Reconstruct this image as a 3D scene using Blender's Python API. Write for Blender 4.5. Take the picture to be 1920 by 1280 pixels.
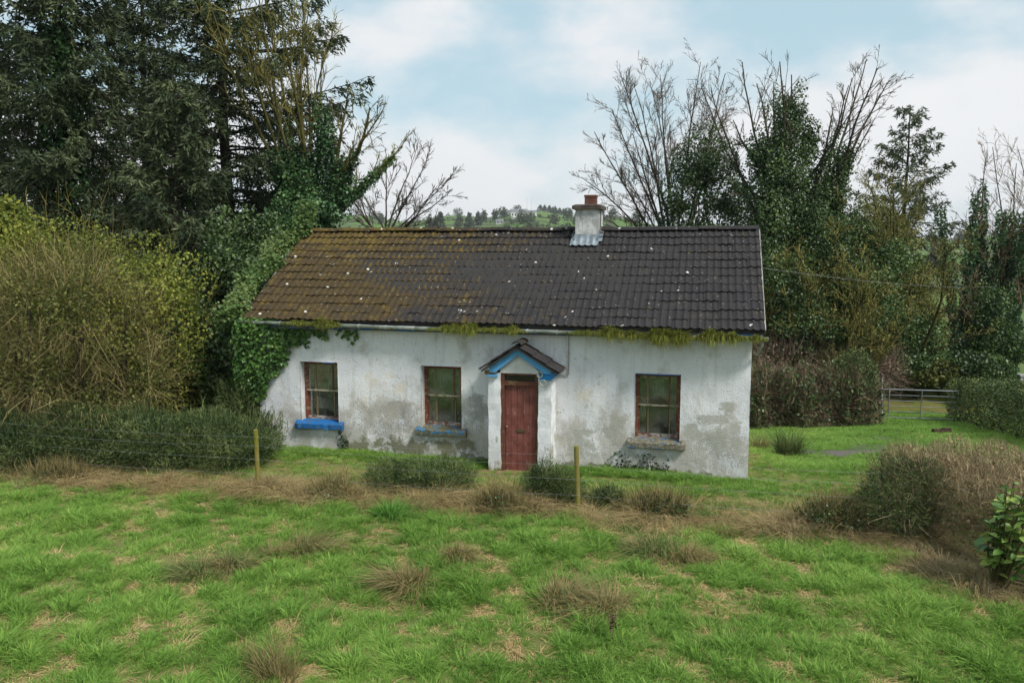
import bpy, math, random
import numpy as np
from mathutils import Vector, Matrix

for o in list(bpy.data.objects): bpy.data.objects.remove(o)
SC = bpy.context.scene
COL = SC.collection
PI = math.pi

# ------------------------------------------------------------------ camera
TH, CH, FPX = 0.1179, 4.6834, 1560.07          # pitch, height, focal length in photo pixels
cam_d = bpy.data.cameras.new('camera'); cam = bpy.data.objects.new('camera', cam_d); COL.objects.link(cam)
cam.location = (0, 0, CH); cam.rotation_euler = (PI/2 - TH, 0, 0)
cam_d.sensor_width = 36.0; cam_d.lens = FPX/1920*36.0; cam_d.clip_start = 0.1; cam_d.clip_end = 8000
SC.camera = cam

# ------------------------------------------------------------------ light
SUN_EL, SUN_AZ = math.radians(50), math.radians(132)      # azimuth clockwise from the view direction
W = bpy.data.worlds.new('World'); SC.world = W; W.use_nodes = True
nt = W.node_tree; nt.nodes.clear()
def wn(t, **k):
    n = nt.nodes.new(t)
    for a, b in k.items(): setattr(n, a, b)
    return n
def wl(a, b): nt.links.new(a, b)
sky = wn('ShaderNodeTexSky', sky_type='NISHITA', sun_disc=False, sun_elevation=SUN_EL, sun_rotation=SUN_AZ, altitude=0.0, air_density=1.0, dust_density=1.5, ozone_density=1.0)
SKY_STRENGTH = 0.11
tc = wn('ShaderNodeTexCoord')
mp = wn('ShaderNodeMapping'); mp.inputs['Scale'].default_value = (1.0, 1.0, 1.9); mp.inputs['Location'].default_value = (0.40, 0.0, 0.13)
wl(tc.outputs['Generated'], mp.inputs['Vector'])
nz = wn('ShaderNodeTexNoise'); nz.inputs['Scale'].default_value = 4.2; nz.inputs['Detail'].default_value = 9; nz.inputs['Roughness'].default_value = 0.52
wl(mp.outputs['Vector'], nz.inputs['Vector'])
sep = wn('ShaderNodeSeparateXYZ'); wl(tc.outputs['Generated'], sep.inputs['Vector'])
mr = wn('ShaderNodeMapRange'); mr.inputs['From Min'].default_value = 0.0; mr.inputs['From Max'].default_value = 0.22; mr.inputs['To Min'].default_value = 0.17; mr.inputs['To Max'].default_value = -0.02
wl(sep.outputs['Z'], mr.inputs['Value'])
ad = wn('ShaderNodeMath', operation='ADD'); wl(nz.outputs['Fac'], ad.inputs[0]); wl(mr.outputs['Result'], ad.inputs[1])
cr = wn('ShaderNodeMapRange', interpolation_type='SMOOTHSTEP'); cr.inputs['From Min'].default_value = 0.41; cr.inputs['From Max'].default_value = 0.65
wl(ad.outputs[0], cr.inputs['Value'])
nz2 = wn('ShaderNodeTexNoise'); nz2.inputs['Scale'].default_value = 5.0; nz2.inputs['Detail'].default_value = 5
wl(mp.outputs['Vector'], nz2.inputs['Vector'])
ccol = wn('ShaderNodeMix', data_type='RGBA'); ccol.inputs[6].default_value = (4.6, 4.75, 4.95, 1); ccol.inputs[7].default_value = (5.45, 5.5, 5.55, 1)
wl(nz2.outputs['Fac'], ccol.inputs[0])
# thin veil over the clear patches: pale winter blue
veil = wn('ShaderNodeMix', data_type='RGBA'); veil.inputs[0].default_value = 0.8; veil.inputs[7].default_value = (3.0, 4.1, 4.5, 1)
wl(sky.outputs['Color'], veil.inputs[6])
mx = wn('ShaderNodeMix', data_type='RGBA')
wl(cr.outputs['Result'], mx.inputs[0]); wl(veil.outputs[2], mx.inputs[6]); wl(ccol.outputs[2], mx.inputs[7])
bg = wn('ShaderNodeBackground'); bg.inputs['Strength'].default_value = SKY_STRENGTH
wl(mx.outputs[2], bg.inputs['Color'])
wo = wn('ShaderNodeOutputWorld'); wl(bg.outputs[0], wo.inputs['Surface'])

sd = Vector((math.sin(SUN_AZ)*math.cos(SUN_EL), math.cos(SUN_AZ)*math.cos(SUN_EL), math.sin(SUN_EL)))
sl = bpy.data.lights.new('sun', 'SUN'); sl.energy = 2.6; sl.angle = math.radians(13); sl.color = (1.0, 0.96, 0.9)
so = bpy.data.objects.new('sun', sl); COL.objects.link(so); so.rotation_euler = (-sd).to_track_quat('-Z', 'Y').to_euler(); so.location = (0, 0, 60)

vs = SC.view_settings; vs.view_transform = 'Standard'; vs.look = 'None'; vs.gamma = 1.0; vs.use_curve_mapping = False; vs.exposure = 0.66
HAZE = 0.00016
SC.cycles.volume_bounces = 0
SC.cycles.use_adaptive_sampling = True; SC.cycles.adaptive_threshold = 0.02
SC.cycles.max_bounces = 4; SC.cycles.transparent_max_bounces = 8; SC.cycles.diffuse_bounces = 2
SC.cycles.caustics_reflective = False; SC.cycles.caustics_refractive = False

# ------------------------------------------------------------------ helpers: places
def ray(px, py):
    u, v = (px-960)/FPX, (640-py)/FPX
    return np.array([u, math.cos(TH)+v*math.sin(TH), -math.sin(TH)+v*math.cos(TH)])
def at(px, py, y):                       # the point seen at a photo pixel, y metres away
    d = ray(px, py); P = d*(y/d[1]); return np.array([P[0], P[1], P[2]+CH])
def smooth(a, b, x):
    t = np.clip((x-a)/(b-a), 0, 1); return t*t*(3-2*t)
def wav(x, y, f, s):                      # cheap smooth noise
    r = random.Random(s); v = 0
    for i in range(5):
        a = r.uniform(0, 2*PI); k = f*r.uniform(.6, 1.7)
        v = v + np.sin((x*math.cos(a)+y*math.sin(a))*k + r.uniform(0, 6.28))
    return v/5
def zt(x, y):                             # height of the land
    x = np.asarray(x, float); y = np.asarray(y, float)
    r = np.hypot(x, y); phi = np.degrees(np.arctan2(x, y))
    ys = 24 - 7.2*smooth(2.5, 6.5, x)
    z = -2.3*np.clip((y-ys)/16.5, 0, 1)
    z = z + 0.045*wav(x, y, 2.3, 3)*smooth(4, 7, r)*(1-smooth(60, 90, r)) + 0.05*wav(x, y, .7, 5)*(1-smooth(60, 90, r))
    z = z - 3.5*smooth(45, 170, r)
    # the bank left of the garden and the far hillside
    top = 38 - 19*smooth(4, 27, phi) + 4*np.sin(phi*.35+1) + 2.5*np.sin(phi*1.1)
    top = np.where(np.abs(phi) > 60, 25, top)
    z = z + top*smooth(230, 950, r) + 2.2*wav(x, y, .018, 9)*smooth(200, 400, r) - 30*smooth(1000, 2600, r)
    return z
def gnd(px, py):                          # the land under a photo pixel
    d = ray(px, py); k = 1.0
    lo, hi = 3.0, 400.0
    for _ in range(60):
        m = (lo+hi)/2; P = d*m
        if P[2]+CH > float(zt(P[0], P[1])): lo = m
        else: hi = m
    P = d*hi; return np.array([P[0], P[1], float(zt(P[0], P[1]))])

# ------------------------------------------------------------------ helpers: objects
def link(o, parent=None):
    COL.objects.link(o)
    if parent is not None: o.parent = parent
    return o
def tag(o, label=None, cat=None, group=None, kind=None):
    if label: o['label'] = label
    if cat: o['category'] = cat
    if group: o['group'] = group
    if kind: o['kind'] = kind
    return o
def empty(name, loc=(0, 0, 0), rz=0.0, parent=None):
    o = bpy.data.objects.new(name, None); o.location = loc; o.rotation_euler = (0, 0, rz); o.empty_display_size = .2
    return link(o, parent)

class MB:
    """collects polygons (numpy) and builds one mesh"""
    def __init__(s): s.V = []; s.F = []; s.R = []; s.M = []; s.n = 0
    def add(s, V, F, r=None, m=0):
        V = np.asarray(V, float).reshape(-1, 3); F = np.asarray(F, int)
        s.V.append(V); s.F.append(F+s.n); s.n += len(V)
        s.R.append(np.full(len(F), .5) if r is None else np.broadcast_to(np.asarray(r, float), (len(F),)))
        s.M.append(np.full(len(F), m)); return s
    def box(s, x0, x1, y0, y1, z0, z1, m=0, r=None):
        V = [(x, y, z) for z in (z0, z1) for y in (y0, y1) for x in (x0, x1)]
        return s.add(V, [(0, 2, 3, 1), (4, 5, 7, 6), (0, 1, 5, 4), (2, 6, 7, 3), (0, 4, 6, 2), (1, 3, 7, 5)], r, m)
    def obox(s, c, ax, ay, az, m=0, r=None):        # oriented box from half axes
        c, ax, ay, az = [np.array(v, float) for v in (c, ax, ay, az)]
        V = [c+i*ax+j*ay+k*az for k in (-1, 1) for j in (-1, 1) for i in (-1, 1)]
        return s.add(V, [(0, 2, 3, 1), (4, 5, 7, 6), (0, 1, 5, 4), (2, 6, 7, 3), (0, 4, 6, 2), (1, 3, 7, 5)], r, m)
    def prism(s, pts, y0, y1, m=0):                  # polygon in x,z extruded along y
        n = len(pts); V = [(x, y0, z) for x, z in pts]+[(x, y1, z) for x, z in pts]
        s.poly(V, [tuple(range(n)), tuple(range(2*n-1, n-1, -1))]+[(i, i+n, (i+1) % n+n, (i+1) % n) for i in range(n)], m); return s
    def poly(s, V, faces, m=0):
        V = np.asarray(V, float)
        for f in faces: s.add(V[list(f)], [list(range(len(f)))], None, m)
        return s
    def tubes(s, P, R, k=4, r=None, cap=False, m=0):
        P = np.asarray(P, float); R = np.asarray(R, float)
        if P.ndim == 2: P = P[None]; R = R[None]
        B, n, _ = P.shape
        T = np.gradient(P, axis=1); T /= np.linalg.norm(T, axis=2, keepdims=True)+1e-9
        mean = P[:, -1]-P[:, 0]; mean /= np.linalg.norm(mean, axis=1, keepdims=True)+1e-9
        ref = np.where(np.abs(mean[:, 2:3]) > .8, np.array([[1., .13, 0]]), np.array([[.1, .07, 1.]]))
        U = np.cross(T, ref[:, None, :]); U /= np.linalg.norm(U, axis=2, keepdims=True)+1e-9
        Vv = np.cross(T, U)
        a = np.arange(k)*2*PI/k
        ring = P[:, :, None, :]+R[:, :, None, None]*(np.cos(a)[None, None, :, None]*U[:, :, None, :]+np.sin(a)[None, None, :, None]*Vv[:, :, None, :])
        idx = np.arange(B*n*k).reshape(B, n, k)
        q = np.stack([idx[:, :-1], np.roll(idx, -1, 2)[:, :-1], np.roll(idx, -1, 2)[:, 1:], idx[:, 1:]], -1).reshape(-1, 4)
        rr = None if r is None else np.repeat(np.asarray(r, float), (n-1)*k)
        s.add(ring.reshape(-1, 3), q, rr, m)
        if cap:
            for b in range(B): s.add(ring[b, -1], [list(range(k))], None, m); s.add(ring[b, 0], [list(range(k))[::-1]], None, m)
        return s
    def cards(s, P, T, Nn, L, Wd, r=None, fold=.25, m=0):   # leaf: folded diamond growing from P along T
        P = np.asarray(P, float); T = unit(T); S = unit(np.cross(T, Nn)); Nn = np.cross(S, T)
        L = np.broadcast_to(L, (len(P),))[:, None]; Wd = np.broadcast_to(Wd, (len(P),))[:, None]
        V = np.stack([P, P+.45*L*T+Wd*S+fold*Wd*Nn, P+L*T, P+.45*L*T-Wd*S+fold*Wd*Nn], 1)
        s.add(V.reshape(-1, 3), np.arange(4*len(P)).reshape(-1, 4), r, m); return s
    def blades(s, P, T, L, Wd, bend, r=None, m=0):           # curved grass blades: from P along T, bending by vector bend
        P = np.asarray(P, float); T = unit(T); n = len(P)
        L = np.broadcast_to(L, (n,))[:, None]; Wd = np.broadcast_to(Wd, (n,))[:, None]
        S = unit(np.cross(T, np.array([[.0, .0, 1.]])+.3*RNG.normal(size=(n, 3))))
        A = P+.5*L*T+.22*L*bend; Bp = P+.92*L*T+.95*L*bend
        V = np.stack([P-S*Wd*.7, P+S*Wd*.7, A-S*Wd*.6, A+S*Wd*.6, Bp], 1)
        base = np.arange(n)[:, None]*5
        s.V.append(V.reshape(-1, 3)); rr = np.full(n, .5) if r is None else np.broadcast_to(np.asarray(r, float), (n,))
        s.F.append(base+np.array([[0, 1, 3, 2]])+s.n); s.R.append(rr); s.M.append(np.full(n, m))
        s.F.append(base+np.array([[2, 3, 4]])+s.n); s.R.append(rr); s.M.append(np.full(n, m)); s.n += 5*n
        return s
    def mesh(s, name, mats, smooth_=False):
        me = bpy.data.meshes.new(name)
        V = np.concatenate(s.V); lt = np.concatenate([np.full(len(f), f.shape[1]) for f in s.F])
        lv = np.concatenate([f.reshape(-1) for f in s.F]); ls = np.concatenate([[0], np.cumsum(lt)[:-1]])
        me.vertices.add(len(V)); me.vertices.foreach_set('co', V.reshape(-1).astype(np.float32))
        me.loops.add(len(lv)); me.loops.foreach_set('vertex_index', lv.astype(np.int32))
        me.polygons.add(len(lt)); me.polygons.foreach_set('loop_start', ls.astype(np.int32)); me.polygons.foreach_set('loop_total', lt.astype(np.int32))
        me.polygons.foreach_set('material_index', np.concatenate(s.M).astype(np.int32))
        me.polygons.foreach_set('use_smooth', np.full(len(lt), smooth_))
        me.update(calc_edges=True)
        at_ = me.attributes.new('rnd', 'FLOAT', 'FACE'); at_.data.foreach_set('value', np.concatenate(s.R).astype(np.float32))
        for m in (mats if isinstance(mats, (list, tuple)) else [mats]): me.materials.append(m)
        return me
    def build(s, name, mats, parent=None, loc=None, smooth_=False):
        o = bpy.data.objects.new(name, s.mesh(name, mats, smooth_))
        if loc is not None: o.location = loc
        return link(o, parent)

RNG = np.random.default_rng(7)
def unit(v):
    v = np.asarray(v, float); return v/(np.linalg.norm(v, axis=-1, keepdims=True)+1e-9)
def rvec(n, rng=None): return unit((rng or RNG).normal(size=(n, 3)))

# ------------------------------------------------------------------ helpers: materials
class NT:
    def __init__(s, name):
        s.mat = bpy.data.materials.new(name); s.mat.use_nodes = True; s.t = s.mat.node_tree; s.t.nodes.clear()
        s.out = s.n('ShaderNodeOutputMaterial')
    def n(s, t, **k):
        nd = s.t.nodes.new(t)
        for a, b in k.items(): setattr(nd, a, b)
        return nd
    def put(s, sock, v):
        if hasattr(v, 'is_output'): s.t.links.new(v, sock)
        elif isinstance(v, (tuple, list)) and len(v) == 3 and sock.type == 'RGBA': sock.default_value = (*v, 1)
        else: sock.default_value = v
    def obj(s): return s.n('ShaderNodeTexCoord').outputs['Object']
    def pos(s): return s.n('ShaderNodeNewGeometry').outputs['Position']
    def scale(s, v, sc):
        m = s.n('ShaderNodeMapping'); s.put(m.inputs['Vector'], v); m.inputs['Scale'].default_value = sc; return m.outputs[0]
    def noise(s, v, sc, det=4, ro=.55, dist=0.0):
        m = s.n('ShaderNodeTexNoise'); s.put(m.inputs['Vector'], v); m.inputs['Scale'].default_value = sc
        m.inputs['Detail'].default_value = det; m.inputs['Roughness'].default_value = ro; m.inputs['Distortion'].default_value = dist; return m.outputs['Fac']
    def vor(s, v, sc, feat='F1', out='Distance', rnd=1.0):
        m = s.n('ShaderNodeTexVoronoi', feature=feat); s.put(m.inputs['Vector'], v); m.inputs['Scale'].default_value = sc; m.inputs['Randomness'].default_value = rnd; return m.outputs[out]
    def math(s, op, a, b=0.0, clamp=False):
        m = s.n('ShaderNodeMath', operation=op, use_clamp=clamp); s.put(m.inputs[0], a); s.put(m.inputs[1], b); return m.outputs[0]
    def rng(s, v, a, b, c=0.0, d=1.0):
        m = s.n('ShaderNodeMapRange', interpolation_type='SMOOTHSTEP' if (c, d) == (0.0, 1.0) else 'LINEAR'); s.put(m.inputs['Value'], v)
        for k, x in zip(('From Min', 'From Max', 'To Min', 'To Max'), (a, b, c, d)): m.inputs[k].default_value = x
        return m.outputs[0]
    def mix(s, f, a, b, bt='MIX'):
        m = s.n('ShaderNodeMix', data_type='RGBA', blend_type=bt); s.put(m.inputs[0], f); s.put(m.inputs[6], a); s.put(m.inputs[7], b); return m.outputs[2]
    def ramp(s, f, stops):
        m = s.n('ShaderNodeValToRGB'); s.put(m.inputs[0], f); e = m.color_ramp.elements
        while len(e) < len(stops): e.new(.5)
        for el, (p, c) in zip(e, stops): el.position = p; el.color = (*c, 1)
        return m.outputs[0]
    def attr(s, nm, ty='GEOMETRY'):
        return s.n('ShaderNodeAttribute', attribute_name=nm, attribute_type=ty).outputs['Fac']
    def xyz(s, v):
        m = s.n('ShaderNodeSeparateXYZ'); s.put(m.inputs[0], v); return m.outputs
    def bump(s, h, st=.3, d=.01):
        m = s.n('ShaderNodeBump'); s.put(m.inputs['Height'], h); m.inputs['Strength'].default_value = st; m.inputs['Distance'].default_value = d; return m.outputs[0]
    def bsdf(s, col, rough=.8, nrm=None, spec=.3, metal=0.0, **kw):
        b = s.n('ShaderNodeBsdfPrincipled'); s.put(b.inputs['Base Color'], col); s.put(b.inputs['Roughness'], rough); s.put(b.inputs['Specular IOR Level'], spec); s.put(b.inputs['Metallic'], metal)
        if nrm is not None: s.t.links.new(nrm, b.inputs['Normal'])
        for k, v in kw.items(): s.put(b.inputs[k], v)
        s.t.links.new(b.outputs[0], s.out.inputs['Surface']); return b

LEAF_GAIN = {'meadow_grass': 1.32, 'straw': 1.2, 'dead_grass': 1.2, 'bleached_grass': 1.15, 'tussock_blade': 1.25, 'spruce_needle': 1.55, 'gorse_spine': 1.7, 'far_foliage': 1.6, 'dark_ivy_leaf': 1.6, 'dark_evergreen_leaf': 1.6, 'olive_foliage': 1.6, 'gutter_moss': 1.45, 'privet_leaf': 1.25, 'cottage_ivy_leaf': 1.1, 'pale_ivy_leaf': .85, 'laurel_leaf': 1.6, 'mossy_twig': 1.6}
def leaf_mat(name, stops, trans=.25, rough=.5, spec=.35, tone=False, clump=0.0, csc=.6):
    t = NT(name); f = t.attr('rnd'); g_ = LEAF_GAIN.get(name, 1.5); stops = [(p_, tuple(min(.8, v*g_) for v in c_)) for p_, c_ in stops]
    if tone: f = t.math('ADD', t.math('MULTIPLY', f, .45), t.math('MULTIPLY', t.attr('tone', 'INSTANCER'), .55))
    if clump: f = t.math('ADD', f, t.math('MULTIPLY', t.math('SUBTRACT', t.noise(t.pos(), csc, 3), .5), clump), True)
    c = t.ramp(f, stops)
    b = t.bsdf(c, rough, None, spec)
    tr = t.n('ShaderNodeBsdfTranslucent'); t.put(tr.inputs['Color'], c)
    m = t.n('ShaderNodeMixShader'); m.inputs[0].default_value = trans
    t.t.links.new(b.outputs[0], m.inputs[1]); t.t.links.new(tr.outputs[0], m.inputs[2]); t.t.links.new(m.outputs[0], t.out.inputs['Surface'])
    return t.mat
def plain(name, col, rough=.7, spec=.3, metal=0.0, var=.25, sc=6.0, bmp=0.0):
    t = NT(name); n = t.noise(t.obj(), sc, 5)
    c = t.mix(t.rng(n, .3, .7, 0.001, 1), tuple(x*(1-var) for x in col), tuple(min(1, x*(1+var)) for x in col))
    t.bsdf(c, rough, t.bump(t.noise(t.obj(), sc*6, 3), bmp, .01) if bmp else None, spec, metal); return t.mat
# ------------------------------------------------------------------ land
def ground_mat():
    t = NT('meadow_ground'); p = t.pos(); x, y, z = t.xyz(p)
    r = t.math('SQRT', t.math('ADD', t.math('MULTIPLY', x, x), t.math('MULTIPLY', y, y)))
    near = t.mix(t.rng(t.noise(p, 1.4, 5), .38, .62), (.19, .15, .065), (.10, .15, .038))
    near = t.mix(t.math('MULTIPLY', t.noise(p, 9, 4), .6), near, (.16, .12, .055))
    cell = t.n('ShaderNodeTexVoronoi'); cell.inputs['Scale'].default_value = .0105; t.put(cell.inputs['Vector'], t.scale(p, (1, .55, 0)))
    fc = t.ramp(t.xyz(cell.outputs['Color'])[0], [(0, (.075, .14, .03)), (.35, (.10, .19, .035)), (.65, (.13, .17, .06)), (1, (.09, .12, .05))])
    ed = t.n('ShaderNodeTexVoronoi', feature='DISTANCE_TO_EDGE'); ed.inputs['Scale'].default_value = .0105; t.put(ed.inputs['Vector'], t.scale(p, (1, .55, 0)))
    far = t.mix(t.rng(ed.outputs['Distance'], .02, .045), (.06, .07, .04), fc)
    far = t.mix(t.math('MULTIPLY', t.noise(p, .06, 5), .5), far, (.075, .085, .04))
    mid = t.mix(t.noise(p, .5, 5), (.07, .12, .03), (.13, .15, .06))
    c = t.mix(t.rng(r, 24, 36), near, mid); c = t.mix(t.rng(r, 90, 200), c, far)
    t.bsdf(c, .95, t.bump(t.noise(p, 14, 4), .5, .03), .1); return t.mat
def make_ground():
    rad = np.concatenate([[0.0], 2.5*np.exp(np.linspace(0, math.log(4200/2.5), 180))]); na = 420
    a = np.concatenate([np.linspace(-.72, .72, 240), np.linspace(.72, 2*PI-.72, 92)[1:-1]])
    na = len(a); R_, A_ = np.meshgrid(rad[1:], a, indexing='ij')
    X, Y = R_*np.sin(A_), R_*np.cos(A_); Z = zt(X, Y)
    V = np.stack([X, Y, Z], -1).reshape(-1, 3); i = np.arange((len(rad)-1)*na).reshape(-1, na)
    F = np.stack([i[:-1], i[1:], np.roll(i, -1, 1)[1:], np.roll(i, -1, 1)[:-1]], -1).reshape(-1, 4)
    m = MB(); m.add(V, F); m.add(V[i[0]], [list(range(na))[::-1]])
    o = m.build('ground', ground_mat(), smooth_=True); tag(o, 'rough green meadow and garden ground running to the far hills', kind='structure')
make_ground()

def strip_sheet(name, pts, widths, mat, lift, label):
    pts = np.array(pts, float); n = 60; tt = np.linspace(0, len(pts)-1, n)
    P = np.stack([np.interp(tt, range(len(pts)), pts[:, k]) for k in range(2)], 1); Wd = np.interp(tt, range(len(pts)), widths)
    T = unit(np.gradient(P, axis=0)); S = np.stack([T[:, 1], -T[:, 0]], 1)
    V = []
    rr = np.random.default_rng(4); k = 7
    for j in range(k):
        u = (j/(k-1)-.5)*2; jit = rr.normal(size=n)*.12*(abs(u) > .9)
        Q = P+S*(u*Wd+jit)[:, None]; V.append(np.column_stack([Q, zt(Q[:, 0], Q[:, 1])+lift]))
    V = np.stack(V, 1).reshape(-1, 3); i = np.arange(n*k).reshape(n, k)
    F = np.stack([i[:-1, :-1], i[:-1, 1:], i[1:, 1:], i[1:, :-1]], -1).reshape(-1, 4)
    o = MB().add(V, F).build(name, mat, smooth_=True); return tag(o, label, kind='structure')
def gravel_mat():
    t = NT('worn_gravel'); p = t.pos()
    c = t.mix(t.rng(t.noise(p, 30, 3), .3, .7), (.07, .062, .055), (.17, .15, .135))
    c = t.mix(t.rng(t.noise(p, 2.1, 5), .42, .56), c, (.07, .12, .03))
    t.bsdf(c, .95, t.bump(t.noise(p, 40, 3), .6, .02), .15); return t.mat
g1, g2, g3, g4 = gnd(1490, 848), gnd(1560, 852), gnd(1630, 845), gnd(1668, 800)
PATH_PTS = [g1[:2], g2[:2], g3[:2], (g3[:2]+g4[:2])/2]
strip_sheet('gravel_path', PATH_PTS, [.25, .5, .6, .25], gravel_mat(), .03, 'patch of worn grey gravel track in the side yard')

# ------------------------------------------------------------------ the cottage (local frame: x along the front, y to the back, z up, origin at the front corner by the yard)
YAW = .2315; O3 = (4.7223, 16.2462, 0.0)
HL = 10.768; EAVE_Z, RIDGE_Z, HD = 3.0, 4.97, 3.012; EAVE_T = -.22
SLOPE = (RIDGE_Z-EAVE_Z)/(HD-EAVE_T)
cot = empty('cottage', O3, -YAW)
tag(cot, 'abandoned white roughcast cottage with mossy tiled roof, red door and blue trim', 'cottage')
def H2W(x, y, z):
    c, s = math.cos(-YAW), math.sin(-YAW); return np.array([O3[0]+c*x-s*y, O3[1]+s*x+c*y, z])
def H2Wv(P):
    P = np.asarray(P, float); c, s = math.cos(-YAW), math.sin(-YAW)
    return np.stack([O3[0]+c*P[..., 0]-s*P[..., 1], O3[1]+s*P[..., 0]+c*P[..., 1], P[..., 2]], -1)

def wall_mat(name='peeling_limewash', full=True):
    t = NT(name); p = t.obj(); x, y, z = t.xyz(p)
    warp = t.noise(p, 3.2, 9, .68); fine = t.noise(p, 15, 5, .65); big = t.noise(p, .9, 4)
    def blob(bx, bz, rx, rz):
        dx = t.math('DIVIDE', t.math('SUBTRACT', x, bx), rx); dz = t.math('DIVIDE', t.math('SUBTRACT', z, bz), rz)
        d = t.math('SQRT', t.math('ADD', t.math('MULTIPLY', dx, dx), t.math('MULTIPLY', dz, dz)))
        return t.rng(d, .25, 1.35, 1.0, 0.0)
    def many(bl):
        m = blob(*bl[0])
        for b in bl[1:]: m = t.math('MAXIMUM', m, blob(*b))
        return m
    white = t.mix(t.rng(big, .3, .7), (.67, .68, .705), (.76, .76, .76))
    # grey streaks running from the eaves, cream where the old coat shows
    st = t.noise(t.scale(p, (5, 5, .35)), 1.6, 5, .6)
    c = t.mix(t.math('MULTIPLY', t.rng(st, .48, .75), .4), white, (.44, .44, .42))
    cream = t.math('ADD', t.math('MULTIPLY', many([(-7.6, 1.5, .8, .5), (-8.25, 1.1, .4, .5), (-3.3, 1.5, .5, .35), (-7.1, 1.2, .5, .5)]), .16), warp)
    c = t.mix(t.math('MULTIPLY', t.rng(cream, .58, .74), .6), c, (.66, .57, .43))
    if full:
        # dark mould specks, denser lower down
        low = t.rng(z, 2.0, .2, 0.0, 1.0)
        sp = t.math('ADD', t.math('ADD', t.math('MULTIPLY', t.noise(p, 34, 5, .75), .8), t.math('MULTIPLY', t.noise(p, 5.5, 4, .6), .38)), t.math('MULTIPLY', low, .05))
        sp = t.math('ADD', sp, t.math('MULTIPLY', many([(-7.6, .75, 1.1, .45), (-5.65, .9, .35, .6), (-.5, .6, .5, .4), (-6.2, .35, .8, .4)]), .085))
        c = t.mix(t.math('MULTIPLY', t.rng(sp, .645, .77), .75), c, (.15, .14, .12))
        stain = t.math('ADD', t.math('MULTIPLY', many([(-5.6, 1.15, .28, .45), (-5.8, .5, .3, .4), (-8.65, .45, .18, .5), (-2.45, .62, .25, .3), (-7.4, 1.05, .7, .35)]), .27), warp)
        c = t.mix(t.math('MULTIPLY', t.rng(stain, .60, .76), .7), c, (.25, .235, .21))
        wash = t.math('ADD', t.math('MULTIPLY', low, .16), t.noise(t.scale(p, (1, 1, .7)), 2.1, 8, .66))
        c = t.mix(t.math('MULTIPLY', t.rng(wash, .51, .72), .8), c, t.mix(fine, (.30, .285, .25), (.52, .48, .41)))
        bare = t.math('ADD', t.math('MULTIPLY', many([(-2.75, .82, .55, .26), (-3.25, .78, .4, .14), (-.75, 1.15, .55, .2), (-1.12, .92, .3, .26), (-.45, 1.45, .25, .15), (-3.1, .45, .5, .18), (-1.9, .3, .7, .1), (-.9, .55, .35, .12), (-2.6, 1.0, .25, .3), (-.25, .9, .2, .5), (-8.3, .3, .5, .2), (-3.5, .5, .3, .5), (-.6, .75, .6, .5)]), .285), t.math('ADD', t.math('MULTIPLY', warp, .95), t.math('MULTIPLY', fine, .16)))
        c = t.mix(t.math('MULTIPLY', t.rng(bare, .72, .81), .85), c, t.mix(fine, (.30, .30, .26), (.46, .45, .39)))
        alg = t.math('ADD', t.math('MULTIPLY', many([(-7.3, .22, 1.5, .32), (-6.1, .28, .7, .36), (-8.4, .1, .5, .3), (-4.6, .0, 6, .16)]), .34), warp)
        c = t.mix(t.math('MULTIPLY', t.rng(alg, .70, .80), .9), c, t.mix(fine, (.11, .11, .05), (.25, .23, .16)))
    h = t.math('ADD', t.noise(p, 38, 3, .6), t.math('MULTIPLY', t.noise(p, 7, 3), .8))
    t.bsdf(c, .92, t.bump(h, .5, .022), .15); return t.mat
M_WALL = wall_mat(); M_PIER = wall_mat('porch_limewash', False)
WINS = [(-9.732, -8.824, .657, 2.05), (-6.865, -5.966, .657, 2.05), (-2.27, -1.355, .64, 2.05)]
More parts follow.
